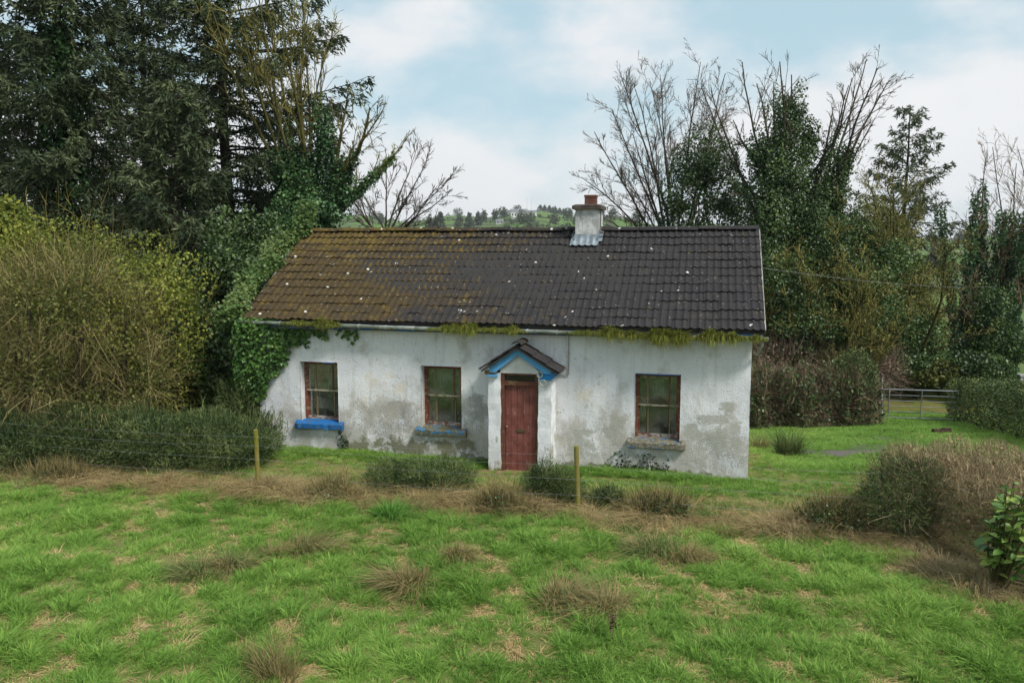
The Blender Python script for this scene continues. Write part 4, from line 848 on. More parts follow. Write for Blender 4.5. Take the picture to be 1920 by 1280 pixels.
# olive, mossy-twigged trees filling the wood edge
def mossy(name, label, px, y, H, seed, lean=0.0, ells=None, n=0, dirs=None):
    rng = np.random.default_rng(seed); x = at(px, 455, y)[0]; base = np.array([x, y, float(zt(x, y))-.1]); k = 6
    D_ = np.column_stack([rng.normal(lean, .33, k), rng.normal(0, .25, k), np.ones(k)])
    out = grow(rng, base+rng.normal(size=(k, 3))*[.4, .4, 0], D_, H*rng.uniform(.75, 1.05, k), np.full(k, .10), [dict(n=8, k=6, w=.08, t=.01, tip=.25, kids=10, f0=.15, f1=1, a=.65, lr=.36, rr=.55), dict(n=6, k=4, w=.14, t=.06, tip=.35, kids=8, f0=.1, f1=1, a=.6, lr=.42, rr=.6, rmin=.012), dict(n=4, k=3, w=.18, t=.04, tip=.4, kids=5, f0=.1, f1=1, a=.6, lr=.5, rr=.6, rmin=.010), dict(n=3, k=3, w=.18, t=.02, tip=.5)])
    e = tree_obj(name, label, base, out, M_MBARK, M_MOSSTW)
    tip = out[2][0].reshape(-1, 3); tip = tip[rng.choice(len(tip), min(len(tip), n))]+rng.normal(size=(min(len(tip), n), 3))*.14
    MB().cards(tip-base, rvec(len(tip), rng)+np.array([0, 0, .2]), rvec(len(tip), rng), rng.uniform(.06, .14, len(tip)), rng.uniform(.018, .04, len(tip)), rng.random(len(tip))).build('foliage', M_OLIVE, e)
    return e
mossy('mossy_tree', 'olive mossy tree spreading between the ivy tower and the larch', 1615, 34, 10, 61, .05, n=9000)
mossy('mossy_tree', 'olive twiggy tree directly below the open conifer', 1700, 36, 9.4, 62, .05, n=9000)
mossy('mossy_tree', 'low mossy tree right beside the roof verge, in front of the ivy tower', 1485, 30.5, 6.6, 63, .0, n=8000)
mossy('mossy_tree', 'low spreading mossy tree in front of the leaning ivy tree', 1580, 30.5, 6.2, 64, .1, n=8000)
mossy('mossy_tree', 'olive scrub tree showing just behind the ridge under the holly', 1395, 37, 6.4, 65, 0, n=3800)
leafy('evergreen_shrub', 'dark evergreen thicket under the ivy tower behind the gable', [E(1470, 560, 31.5, 1.5, 1.6), E(1530, 470, 33, 1.4, 1.7), E(1440, 470, 33, 1.0, 1.6), E(1500, 630, 31, 1.7, 1.0)], 26000, .10, M_IVYD, seed=71, shell=.6, lumps=.22, twigs=500, twig_mat=M_MOSSTW, twlen=.8, twr=.009)
leafy('evergreen_shrub', 'tall dark evergreen thicket between the mossy trees', [E(1600, 560, 32.5, 1.5, 1.5), E(1560, 640, 32, 1.5, 1.0), E(1640, 490, 34.5, 1.5, 1.2), E(1655, 600, 33.5, 1.2, 1.2)], 26000, .10, M_SHRUB, seed=72, shell=.6, lumps=.22, twigs=500, twig_mat=M_MOSSTW, twlen=.8, twr=.009)
leafy('olive_thicket', 'olive-green thicket between the dark evergreens and the laurel beyond the gate', [E(1690, 540, 36, 1.3, 1.5), E(1650, 440, 37, 1.3, 1.5), E(1735, 600, 37, .8, 1.1), E(1590, 470, 36, 1.2, 1.6)], 24000, .09, M_OLIVE, seed=79, shell=.8, lumps=.34, twigs=2500, twig_mat=M_MOSSTW, twlen=.8, twr=.009)
leafy('laurel_shrub', 'big rounded green laurel beyond the gate', [E(1712, 630, 35.5, 1.15, 1.15), E(1690, 680, 35, 1.1, .9), E(1745, 685, 35.5, .9, .8)], 13000, .115, M_SHRUB, seed=73, shell=.45, lumps=.14)
leafy('clipped_shrub', 'low rounded dark shrub beside the far concrete wall', [E(1840, 690, 34.5, 1.15, .62)], 4200, .13, M_IVYD, seed=74, shell=.35, lumps=.1)
leafy('clipped_shrub', 'low mixed green shrub between the laurel and the rounded shrub', [E(1770, 700, 34.8, .9, .55), E(1722, 705, 34.6, .8, .5)], 5000, .12, M_OLIVE, seed=75, shell=.4, lumps=.14)
conifer('larch_tree', 'open feathery conifer standing clear against the sky', 1692, 43, 14.0, 4.9, 36, open_=1.7, card=1.05, tw=.75, nb=5, zlow=.12)
def slim(label, px, y, H, seed, ivz, n=4):
    rng = np.random.default_rng(seed)
    stems_tree('slender_tree', label, px, y, np.column_stack([rng.normal(0, .10, n), rng.normal(0, .1, n), np.ones(n)]), H*rng.uniform(.75, 1.05, n), .07,
        [dict(n=9, k=6, w=.05, t=.0, tip=.2, kids=12, f0=.25, f1=1, a=.42, lr=.27, rr=.5), dict(n=5, k=4, w=.12, t=.04, tip=.35, kids=6, f0=.1, f1=1, a=.5, lr=.45, rr=.6, rmin=.012), dict(n=4, k=3, w=.15, t=.05, tip=.4, kids=3, f0=.2, f1=1, a=.5, lr=.5, rr=.6, rmin=.009), dict(n=3, k=3, w=.15, t=.02, tip=.45)], seed, M_BARK, M_TWIG, ivy=[(ivz, 300, .30, 1)], boff=.35)
slim('slender ivy-footed tree just past the field gap', 1812, 37, 10.5, 81, 7.0, 3)
slim('slender ivy-footed tree with the thickest ivy skirt, behind the low round shrub', 1856, 38, 10.8, 82, 7.6, 5)
slim('slender bare tree cut by the frame edge above the far hedge', 1912, 39, 12.5, 83, 6.2, 4)
leafy('ivy_thicket', 'bright green ivy thicket at the feet of the slender trees', [E(1850, 600, 37, 1.0, 1.5), E(1825, 650, 37, .7, .8), E(1885, 640, 37, .8, 1.0), E(1905, 655, 35, .6, .6)], 15000, .10, M_SHRUB, seed=76, shell=.5, lumps=.2)
# ------------------------------------------------------------------ hedges, gate and yard
b1, b2 = gnd(1400, 768), gnd(1592, 790)
hp = [(7.3, 27.4), (9.6, 27.9), (11.0, 28.3), (12.0, 28.9)]
M_HTWIG0 = leaf_mat('bramble_twig', [(0, (.055, .036, .022)), (.5, (.125, .088, .055)), (1, (.24, .18, .115))], 0.0, .85, .15)
hedge('yard_hedge', 'overgrown brown-topped ivy hedge running from the gable to the gate', hp, 1.05, 1.85, 12000, .10, M_IVYD, 91, twigs=18000, twig_mat=M_HTWIG0, twlen=.7, twr=.007, rough=.14, sq=.6)
leafy('clipped_conifer', 'smooth clipped green conifer bush at the gate end of the ivy hedge', [(np.array([11.9, 28.6, .05]), (.75, .75, .95))], 6500, .085, M_GORSE, seed=77, shell=.3, aspect=.2, lumps=.06)
leafy('bramble_patch', 'brown bramble tangle below the trees behind the ivy hedge', [E(1545, 690, 31, 1.6, .7), E(1625, 690, 32, 1.4, .8), E(1460, 670, 30.5, 1.4, .6)], 2600, .09, M_TWIGP, seed=78, shell=.8, twigs=6500, twig_mat=M_TWIGP, twlen=.8, twr=.006, lumps=.2)
hedge('gate_hedge', 'tall square-cut green hedge to the right of the field gate', [(17.35, 30.4), (16.1, 25.5), (15.0, 21.5), (14.5, 18)], 1.05, 1.55, 30000, .085, M_GORSE, 92, twigs=2500, twig_mat=M_MOSSTW, twlen=.2, sq=.28, aspect=.3, rough=.04)
# the field gate
M_GALV = plain('galvanised_steel', (.30, .32, .33), .45, .5, .6, var=.25, sc=3)
ga_, gb_ = np.array([13.15, 31.0, 0]), np.array([16.3, 29.9, 0])
for v in (ga_, gb_): v[2] = float(zt(v[0], v[1]))
ge = empty('field_gate', ga_); tag(ge, 'galvanised steel bar gate closing the side yard', 'gate'); gd = gb_-ga_; gd[2] = gb_[2]-ga_[2]
for k, (h, r_) in enumerate(((.12, .017), (.34, .012), (.55, .012), (.75, .012), (.96, .012), (1.17, .024))):
    MB().tubes(np.array([(0, 0, h), tuple(gd+np.array([0, 0, h]))]), np.full(2, r_), 8, cap=True).build('top_rail' if k == 5 else 'rail', M_GALV, ge)
for f in (.003, .30, .63, .985): MB().tubes(np.array([tuple(gd*f+np.array([.0, -.03, .10])), tuple(gd*f+np.array([0, -.03, 1.19]))]), np.full(2, .019), 8, cap=True).build('upright', M_GALV, ge)
sp_ = at(1655, 745, 32.2); sp_[2] = float(zt(sp_[0], sp_[1]))
st_ = MB().tubes(np.array([(0, 0, -.1), (-.03, 0, .9), (-.07, 0, 1.75)]), np.array([.035, .034, .03]), 7, cap=True).build('marker_post', plain('white_paint', (.78, .78, .76), .6, var=.1), loc=sp_); tag(st_, 'thin white leaning marker post behind the gate', 'post')
lg = gnd(1765, 813); a = np.linspace(-.28, .28, 7)
lo_ = MB().tubes(np.stack([a, .1*a, .02*np.sin(a*8)+.08], 1), .10+.015*np.sin(np.arange(7)*2.1), 9, cap=True).build('log', plain('rotten_brown_log', (.045, .026, .018), .95, var=.5, sc=8, bmp=.6), loc=lg); tag(lo_, 'short dark brown log lying on the grass by the gate', 'log')
wl_ = at(1935, 690, 35.5); wl_[2] = float(zt(wl_[0], wl_[1]))
cw = MB().box(-.45, 1.6, 0, .25, -.1, 1.25).box(-.5, 1.65, -.04, .29, 1.25, 1.33).build('concrete_wall', plain('pale_concrete', (.33, .33, .32), .9, var=.25, bmp=.4), loc=wl_); tag(cw, 'short grey concrete wall at the frame edge behind the hedge', 'wall')
# mossy bank beyond the gate
m = MB(); rng = np.random.default_rng(6); C0 = at(1715, 752, 35); gx_, gy_ = np.meshgrid(np.linspace(-3, 2.6, 40), np.linspace(-1.6, 1.6, 22), indexing='ij')
zz = np.clip(1-(gx_/2.9)**2, 0, 1)*np.clip(1-(gy_/1.6)**2, 0, 1)*(.75+.35*wav(gx_, gy_, 2.5, 8))
V = np.stack([gx_+C0[0], gy_+C0[1]+.4, zt(gx_+C0[0], gy_+C0[1]+.4)-.05+zz], -1).reshape(-1, 3); i = np.arange(40*22).reshape(40, 22)
o = MB().add(V, np.stack([i[:-1, :-1], i[1:, :-1], i[1:, 1:], i[:-1, 1:]], -1).reshape(-1, 4)).build('mossy_bank', (lambda t: (t.bsdf(t.mix(t.rng(t.noise(t.pos(), 3, 5), .4, .6), (.13, .11, .045), (.12, .14, .025)), .95, t.bump(t.noise(t.pos(), 12, 4), .8, .06), .1), t.mat)[1])(NT('yellow_moss')), smooth_=True)
tag(o, 'yellow mossy earth bank behind the gate', kind='structure')
# overhead cable
p0 = H2W(.2, HD-.9, 4.15); p1 = at(1925, 522, 42); p1 = p1+(p1-p0)*.25; u = np.linspace(0, 1, 40); Pc = p0+(p1-p0)*u[:, None]; Pc[:, 2] -= 1.1*u*(1-u)*1.6-.0
oc = MB().tubes(Pc, np.full(40, .004), 4).build('overhead_cable', plain('pale_cable_sheath', (.20, .20, .19), .6)); tag(oc, 'thin overhead cable running from the gable to the trees', 'cable')

# ------------------------------------------------------------------ bushes round the cottage
M_OTWIG = leaf_mat('olive_brown_twig', [(0, (.055, .045, .018)), (.5, (.125, .100, .042)), (1, (.22, .18, .08))], 0.0, .85, .15)
leafy('privet_bush', 'huge yellow-green privet bush beside the ivy-covered gable', [E(215, 600, 20.5, 2.0, 2.1), E(130, 545, 20.5, 1.7, 1.6), E(290, 640, 20.2, 1.25, 1.75), E(40, 590, 20.5, 1.8, 1.8)], 46000, .07, M_PRIVET, 'bush', seed=101, shell=.5, lumps=.3, twigs=4500, twig_mat=M_MOSSTW, twlen=.8, twr=.006, up=.2)
leafy('twiggy_bush', 'sprawling brown twiggy bush in front of the privet', [E(140, 575, 18.2, 1.3, 1.3), E(225, 600, 18.6, .9, .9), E(60, 610, 18.4, 1.2, 1.3), E(200, 660, 18.3, 1.1, 1.0), E(100, 700, 18.0, 1.2, .9), E(265, 710, 18.2, .8, .8), E(-20, 680, 18.2, 1.3, 1.3), E(10, 560, 18.8, .9, .9), E(180, 740, 17.9, 1.0, .7)], 24000, .06, M_OLIVE, 'bush', seed=102, shell=.75, lumps=.32, twigs=13000, twig_mat=M_OTWIG, twlen=.8, twr=.0055, twup=.25)
leafy('leafy_shrub', 'bright leafy shrub top showing at the far frame edge', [E(5, 425, 22.5, .75, .8), E(-30, 450, 22.5, .8, .9)], 5000, .12, M_PRIVET, 'bush', seed=103, twigs=300, twig_mat=M_MOSSTW)
leafy('evergreen_bush', 'gloomy dark evergreen bush between the privet and the cottage', [E(420, 560, 23, 1.2, 1.9), E(385, 650, 21.5, 1.0, 1.3), E(440, 690, 20.8, .9, 1.1), E(475, 500, 25, 1.1, 1.5)], 32000, .095, M_IVYD, 'bush', seed=104, shell=.55, lumps=.3)
gl = [('dark gorse clump at the frame edge by the wire fence', 30, 835, 16.9, 1.15, .62), ('second gorse clump from the frame edge, below the twiggy bush', 165, 830, 17.1, 1.25, .68), ('third gorse clump from the frame edge, under the privet', 300, 832, 17.0, 1.15, .64), ('gorse clump next to the lichened fence post', 425, 838, 17.0, 1.05, .60)]
for i, (lb, px, py, y, rx, rz) in enumerate(gl):
    leafy('gorse_bush', lb, [E(px, py, y, rx, rz, .8), E(px-40, py-28, y+.25, rx*.6, rz*.75, .6)], 24000, .09, M_GORSE, 'bush', 'gorse clumps along the fence', shell=.55, lumps=.2, aspect=.075, wild=.5, up=.3, seed=110+i, twigs=900, twig_mat=M_GORSE, twlen=.42, twr=.007, twup=.5)
leafy('broom_bush', 'feathery broom sprays against the cottage corner', [E(490, 815, 17.9, .42, .45), E(455, 760, 18.9, .6, .7)], 5200, .14, M_GORSE, 'bush', shell=.7, lumps=.25, aspect=.06, wild=.35, up=.5, seed=115, twigs=420, twig_mat=M_GORSE, twlen=.5, twr=.006, twup=.9)
leafy('gorse_bush', 'low gorse bush under the middle window', [E(745, 895, 15.5, .66, .36), E(830, 900, 15.35, .66, .38)], 22000, .065, M_GORSE, 'bush', shell=.6, lumps=.22, aspect=.075, wild=.5, up=.35, seed=116, twigs=700, twig_mat=M_GORSE, twlen=.3, twr=.006, twup=.6)
leafy('gorse_bush', 'small gorse bush in front of the door beside the fence post', [E(1020, 905, 14.75, .40, .38), E(1060, 925, 14.5, .34, .42)], 15000, .06, M_GORSE, 'bush', shell=.6, lumps=.22, aspect=.075, wild=.5, up=.35, seed=117, twigs=500, twig_mat=M_GORSE, twlen=.26, twr=.005, twup=.6)
leafy('gorse_bush', 'smallest gorse tuft just right of the middle fence post', [E(1140, 940, 14.3, .34, .24)], 3600, .08, M_GORSE, 'bush', shell=.7, lumps=.22, aspect=.08, wild=.5, up=.35, seed=118, twigs=300, twig_mat=M_GORSE, twlen=.2, twr=.005)
leafy('gorse_bush', 'dark gorse bush at the end of the brown hedge', [E(1680, 905, 13.3, .50, .5), E(1655, 945, 13.0, .45, .5), E(1725, 920, 12.9, .5, .6), E(1695, 965, 12.7, .4, .4)], 22000, .065, M_GORSE, 'bush', shell=.6, lumps=.2, aspect=.075, wild=.5, up=.3, seed=119, twigs=1500, twig_mat=M_TWIG, twlen=.42, twr=.004, twup=.4)
M_HTWIG = leaf_mat('cut_hedge_twig', [(0, (.075, .058, .030)), (.5, (.165, .130, .072)), (1, (.30, .245, .145))], 0.0, .85, .15)
hedge('brown_hedge', 'flat-cut brown winter hedge on the right of the meadow', [(7.25, 13.1), (7.85, 11.2), (8.7, 8.6)], .85, 1.2, 5000, .05, M_STRAW, 93, twigs=34000, twig_mat=M_HTWIG, twlen=.26, twr=.0035, sq=.22, rough=.03)
hedge('brown_hedge', 'return of the brown winter hedge running out of frame', [(6.9, 13.75), (10.2, 13.6)], .8, 1.22, 3000, .05, M_STRAW, 94, twigs=18000, twig_mat=M_HTWIG, twlen=.26, twr=.0035, sq=.33, rough=.05)
for i, (lb, px, py, y, rx, rz) in enumerate((('low dark bramble tangle between the left fence post and the gorse bush', 615, 930, 15.0, .5, .22), ('low dark bramble tangle below the door step', 935, 945, 14.35, .38, .2), ('low dark bramble tangle right of the smallest gorse tuft', 1230, 950, 13.95, .55, .2), ('dark bramble tangle where the fence strip meets the brown hedge', 1560, 965, 13.3, .6, .24), ('low dark bramble tangle at the foot of the gorse near the frame edge', 110, 890, 16.3, .6, .2))):
    leafy('bramble_clump', lb, [E(px, py, y, rx, rz, .4), E(px+30, py+8, y-.15, rx*.6, rz*.8, .3)], 2600, .05, M_IVYD, 'bramble', 'bramble tangles along the fence', shell=.8, lumps=.3, seed=140+i, twigs=2600, twig_mat=M_OTWIG, twlen=.35, twr=.004, twup=.5, stem=False)
# laurel sapling with big leaves
lb_ = np.array([6.5, 10.75, float(zt(6.5, 10.75))]); le = empty('laurel_bush', lb_); tag(le, 'bright glossy large-leaved laurel growing out of the brown hedge', 'bush')
rng = np.random.default_rng(12); nl = 6; u = np.linspace(0, 1, nl); wd = .26*np.sin(u**.75*PI)**.8+.004; V, F = [], []
for q in range(nl): V += [(-wd[q], u[q], .12*wd[q]+.0-.18*u[q]**2), (0, u[q], -.18*u[q]**2-.05), (wd[q], u[q], .12*wd[q]-.18*u[q]**2)]
for q in range(nl-1): F += [(q*3, q*3+1, q*3+4, q*3+3), (q*3+1, q*3+2, q*3+5, q*3+4)]
leafmes = []
for k in range(4): leafmes.append(MB().add(V, F, np.full(len(F), .15+.27*k)).mesh('leaf', M_LAUREL, True))
sm = MB(); cnt = 0
for s_ in range(24):
    tip = np.array([rng.normal(.14, .28), rng.normal(-.08, .2), rng.uniform(.85, 1.68)]); mid = tip*.5+rng.normal(size=3)*.06; pts = np.array([(tip[0]*.15, tip[1]*.15, -.05), mid, tip]); sm.tubes(pts, np.array([.014, .010, .005]), 5)
    for k in range(12):
        f = rng.uniform(.28, 1.0); P = pts[0]+(pts[1]-pts[0])*(f/.5) if f < .5 else pts[1]+(pts[2]-pts[1])*((f-.5)/.5); az = rng.uniform(0, 6.28); up = rng.uniform(-.35, .8); d = unit(np.array([math.cos(az), math.sin(az)-.3, up]))
        o = bpy.data.objects.new('leaf', leafmes[int(rng.integers(0, 4))]); o.location = P; sc = rng.uniform(.13, .21); o.scale = (sc, sc, sc)
        q = Vector(d).to_track_quat('Y', 'Z'); o.rotation_mode = 'QUATERNION'; o.rotation_quaternion = q @ __import__('mathutils').Quaternion((0, 1, 0), rng.normal()*.5); link(o, le)
sm.build('stem', M_MBARK, le)
# ------------------------------------------------------------------ ivy on the cottage
def house_ivy():
    rng = np.random.default_rng(14); m = MB(); N = 7000
    s = rng.uniform(8.0, 11.2, N); z = rng.uniform(.85, 3.05, N); lowz = np.interp(s, [8.0, 8.5, 9.2, 9.7, 10.15, 10.6, 11.0, 11.4, 11.8], [2.78, 2.62, 2.55, 2.5, 1.98, 1.30, 1.05, 1.0, 1.0])+.10*np.sin(s*11)+.06*np.sin(s*23)
    ok = (z > lowz)*((s > 9.55) | (rng.random(N) < .5)*(z < 2.84)*(np.sin(s*9) > -.6)); s, z = s[ok], z[ok]; th = np.clip((s-9.3)/1.6, .06, 1)*np.clip((z-np.interp(s, [8, 9.7, 10.6, 11.8], [2.4, 2.3, 1.2, .9]))/.7, .12, 1)
    t = -.03-.34*th*rng.random(len(s))**.5; P = np.stack([-s, t, z], 1); Nn = unit(np.stack([rng.normal(0, .3, len(s))-.3*th, -np.ones(len(s)), .35+rng.normal(0, .3, len(s))], 1))
    sz = rng.uniform(.06, .105, len(s)); m.cards(P, unit(np.array([0, -.35, -1])+.55*rng.normal(size=P.shape)), Nn, sz, sz*.55, np.clip(.55+.2*rng.normal(size=len(s))+.15*np.sin(s*6)*np.sin(z*7), 0, 1), m=0)
    N = 7200; v = rng.uniform(-.15, SLEN+.35, N); w = rng.uniform(-.75, .75, N); edge = XL+.10+.12*np.sin(v*4)+.10*np.sin(v*9.7)+.14*np.clip(v-2.9, 0, 1); keep = w < .35+.1*np.sin(v*7); v, w = v[keep], w[keep]; e2 = XL+.02+.09*np.sin(v*4)+.07*np.sin(v*9.7)+.22*np.clip((v-2.6), 0, 1)
    lift = np.abs(rng.normal(0, .12, len(v)))+.25*np.clip(-w, 0, .7)+np.clip(v-3.0, 0, 1)*rng.random(len(v))*.55; P = np.array([0, EAVE_T, EAVE_Z])+v[:, None]*e_+np.stack([e2+w*.5-.26, np.zeros(len(v)), lift+.05-1.0*np.clip(-w-.15, 0, 1)*rng.random(len(v))], 1)
    Nn = unit(np.stack([.2+rng.normal(0, .4, len(v)), -.5+rng.normal(0, .4, len(v)), np.ones(len(v))], 1)); sz = rng.uniform(.05, .09, len(v)); m.cards(P, unit(np.array([.3, -.6, -.5])+.6*rng.normal(size=P.shape)), Nn, sz, sz*.55, np.clip(.42+.25*rng.normal(size=len(v))+.2*np.sin(v*3), 0, 1), m=1)
    o = m.build('ivy', [M_IVY2, M_IVYB], loc=O3); o.rotation_euler = (0, 0, -YAW); tag(o, 'thick green ivy covering the cottage corner and roof edge', 'ivy')
    for (s0, s1, z0, z1, n, lb) in ((1.55, 2.7, -.02, .42, 420, 'small dark ivy sprig under the window nearest the yard'), (8.55, 8.82, -.02, .5, 170, 'thin dark ivy shoot on the stained wall by the blue sill')):
        s = rng.uniform(s0, s1, n); z = z0+(z1-z0)*rng.random(n)**2.2*np.abs(np.sin(s*5.5))**.5; P = np.stack([-s, -.02-.05*rng.random(n), z], 1); sz = rng.uniform(.03, .065, n)
        m = MB(); m.cards(P, unit(np.array([0, -.3, .2])+rng.normal(size=P.shape)), unit(np.array([0, -1, .2])+.5*rng.normal(size=P.shape)), sz, sz*.5, rng.random(n)*.5)
        for q in range(6): a = -rng.uniform(s0, s1); m.tubes(np.array([(a, -.02, -.05), (a+rng.normal()*.08, -.02, z1*.5), (a+rng.normal()*.15, -.02, z1)]), np.array([.006, .005, .003]), 3)
        m.tubes(np.array([(-s1, -.03, -.02), (-(s0+s1)/2, -.04, .01), (-s0, -.03, -.02)]), np.full(3, .007), 4)
        o = m.build('ivy_sprig', M_IVYD, loc=O3); o.rotation_euler = (0, 0, -YAW); tag(o, lb, 'ivy')
M_IVY2 = leaf_mat('cottage_ivy_leaf', [(0, (.022, .06, .012)), (.5, (.06, .135, .028)), (1, (.14, .24, .055))], .25, .42, .4)
house_ivy()
# moss and grass in the gutter
M_MOSS = leaf_mat('gutter_moss', [(0, (.04, .036, .010)), (.4, (.105, .105, .018)), (.7, (.13, .17, .03)), (1, (.34, .24, .10))], .25, .8, .1)
def gutter_moss(x0, x1, h, drop, label, dry=0.0, green=0.0):
    rng = np.random.default_rng(int(abs(x0)*100)); n = int((x1-x0)*2600); x = rng.uniform(x0, x1, n); prof = np.clip(np.sin((x-x0)/(x1-x0)*PI)*2.2, .15, 1)*np.clip(.62+.34*np.sin(x*5.1+x0)+.22*np.sin(x*13)+.2*np.sin(x*29), .38, 1.3)
    P = np.stack([x, GT+rng.normal(0, .045, n)-.02, gutter_z(x)-.02+.10*rng.random(n)*prof], 1); P[:, 1] -= .05*prof*rng.random(n); dn = rng.random(n) < drop
    T = np.where(dn[:, None], unit(np.stack([rng.normal(0, .3, n), -.7*np.ones(n), -.7+rng.normal(0, .3, n)], 1)), unit(np.stack([rng.normal(0, .6, n), rng.normal(-.35, .5, n), .7*np.ones(n)], 1)))
    m = MB(); m.blades(P, T, h*.72*np.clip(prof, .3, 1.3)*rng.uniform(.4, 1.2, n), .006, np.stack([rng.normal(0, .25, n), rng.normal(-.25, .2, n), -.35*np.ones(n)], 1), np.clip(rng.normal(.42+.3*dry+.25*green, .17, n), 0, 1))
    o = m.build('gutter_moss', M_MOSS, loc=O3); o.rotation_euler = (0, 0, -YAW); tag(o, label, 'moss', 'moss growing in the gutter')
gutter_moss(-9.95, -8.55, .20, .3, 'ragged dry grass tuft in the gutter above the ivy', .5)
gutter_moss(-6.6, -4.5, .24, .5, 'long green moss mat in the gutter above the middle window', 0, .5)
gutter_moss(-3.65, -2.35, .22, .35, 'green moss mat in the gutter to the right of the porch', .1, .4)
gutter_moss(-2.75, -1.0, .34, .55, 'thickest hanging moss clump in the gutter above the window by the yard')
gutter_moss(-1.15, .28, .26, .35, 'orange-tipped moss and grass at the open end of the gutter', .6)
# ------------------------------------------------------------------ fence
M_POST = (lambda t: (t.bsdf(t.mix(t.rng(t.noise(t.scale(t.obj(), (1, 1, .25)), 9, 5), .38, .62), (.20, .17, .055), (.16, .15, .02)), .95, t.bump(t.noise(t.scale(t.obj(), (1, 1, .15)), 40, 3), .5, .006), .1), t.mat)[1])(NT('lichened_post'))
FP = [(-10.85, 16.78, 1.1, 0), (-4.84, 15.45, 1.16, -.02), (1.17, 14.12, 1.18, -.055), (6.6, 12.9, 1.05, .03), (7.6, 9.6, 1.05, 0)]
fe = empty('wire_fence', (-4.84, 15.45, 0)); tag(fe, 'sagging wire fence on lichened timber posts in front of the cottage', 'fence'); fb = np.array([-4.84, 15.45, 0])
M_WIRE = plain('fence_wire', (.26, .27, .26), .5, .5, .5)
for (x, y, h, ln) in FP[:4]:
    z = float(zt(x, y)); n = 7; u = np.linspace(0, 1, n); P = np.stack([ln*(u-0)*1.0, .015*np.sin(u*3), -.3+u*(h+.3)], 1)+np.array([x, y, z])-fb
    MB().tubes(P, .048-.006*u+.002*np.sin(u*9), 11, cap=True).build('post', M_POST, fe, smooth_=False)
for h in (.32, .60, .86, 1.03):
    pts = []
    for (x0, y0, h0, l0), (x1, y1, h1, l1) in zip(FP[:-1], FP[1:]):
        for q in np.linspace(0, 1, 14, endpoint=False): pts.append((x0+(x1-x0)*q+(l0+(l1-l0)*q)*h, y0+(y1-y0)*q-.05, float(zt(x0, y0))*(1-q)+float(zt(x1, y1))*q+h-.16*q*(1-q)*(1+.6*math.sin(h*9))))
    MB().tubes(np.array(pts)-fb, np.full(len(pts), .0018), 4).build('wire', M_WIRE, fe)

# ------------------------------------------------------------------ grass
def tuft(n, rad, L, Wd, lean, bendk, seed, mat, sweep=(.5, 0), rr=(.5, .22), flat=0.0):
    rng = np.random.default_rng(seed); a = rng.uniform(0, 6.28, n); r = rad*np.sqrt(rng.random(n)); P = np.stack([r*np.cos(a), r*np.sin(a), np.full(n, -.02)], 1)
    o_ = np.stack([np.cos(a), np.sin(a), np.zeros(n)], 1); T = unit(o_*lean*rng.uniform(.2, 1.2, (n, 1))+.25*rng.normal(size=(n, 3))+np.array([sweep[0], sweep[1], 1.0-flat]))
    bend = np.array([sweep[0], sweep[1], 0])*.5+o_*bendk*rng.uniform(.3, 1.2, (n, 1))+np.array([0, 0, -bendk*.75])
    m = MB(); m.blades(P, T, L*rng.uniform(.45, 1.2, n), Wd, bend, np.clip(rng.normal(rr[0], rr[1], n), 0, 1)); o = bpy.data.objects.new('grass_tuft', m.mesh('grass_tuft', mat)); return o
def collection(name, objs):
    c = bpy.data.collections.new(name)
    for o in objs: c.objects.link(o)
    return c
def scatter(name, label, P, rz, tilt, scl, idx, tone, coll):
    me = bpy.data.meshes.new(name); me.vertices.add(len(P)); me.vertices.foreach_set('co', np.asarray(P, np.float32).reshape(-1))
    def attr(nm, ty, arr, key='value'):
        a = me.attributes.new(nm, ty, 'POINT'); a.data.foreach_set(key, np.asarray(arr).reshape(-1))
    attr('rot', 'FLOAT_VECTOR', np.stack([tilt[:, 0], tilt[:, 1], rz], 1).astype(np.float32), 'vector'); attr('scl', 'FLOAT', scl.astype(np.float32)); attr('idx', 'INT', idx.astype(np.int32)); attr('tone', 'FLOAT', tone.astype(np.float32))
    o = link(bpy.data.objects.new(name, me)); ng = bpy.data.node_groups.new(name, 'GeometryNodeTree')
    ng.interface.new_socket(name='Geometry', in_out='INPUT', socket_type='NodeSocketGeometry'); ng.interface.new_socket(name='Geometry', in_out='OUTPUT', socket_type='NodeSocketGeometry')
    N = ng.nodes; gi, go = N.new('NodeGroupInput'), N.new('NodeGroupOutput'); ip = N.new('GeometryNodeInstanceOnPoints'); ci = N.new('GeometryNodeCollectionInfo'); ci.inputs['Collection'].default_value = coll; ci.inputs['Separate Children'].default_value = True; ci.inputs['Reset Children'].default_value = True
    def na(nm, ty):
        a = N.new('GeometryNodeInputNamedAttribute'); a.data_type = ty; a.inputs['Name'].default_value = nm; return a.outputs['Attribute']
    e2r = N.new('FunctionNodeEulerToRotation'); L_ = ng.links.new
    L_(gi.outputs[0], ip.inputs['Points']); L_(ci.outputs[0], ip.inputs['Instance']); ip.inputs['Pick Instance'].default_value = True
    L_(na('idx', 'INT'), ip.inputs['Instance Index']); L_(na('rot', 'FLOAT_VECTOR'), e2r.inputs[0]); L_(e2r.outputs[0], ip.inputs['Rotation']); L_(na('scl', 'FLOAT'), ip.inputs['Scale']); L_(ip.outputs[0], go.inputs[0])
    md = o.modifiers.new('scatter', 'NODES'); md.node_group = ng; tag(o, label, 'grass', kind='stuff'); return o
GR = [(0, (.042, .092, .015)), (.35, (.105, .205, .034)), (.6, (.175, .300, .054)), (.82, (.30, .37, .095)), (1, (.46, .41, .18))]
M_GRASS = leaf_mat('meadow_grass', GR, .35, .55, .2, tone=True)
M_STRAWT = leaf_mat('straw', [(0, (.27, .19, .085)), (.5, (.48, .345, .17)), (1, (.66, .53, .32))], .25, .8, .15, tone=True)
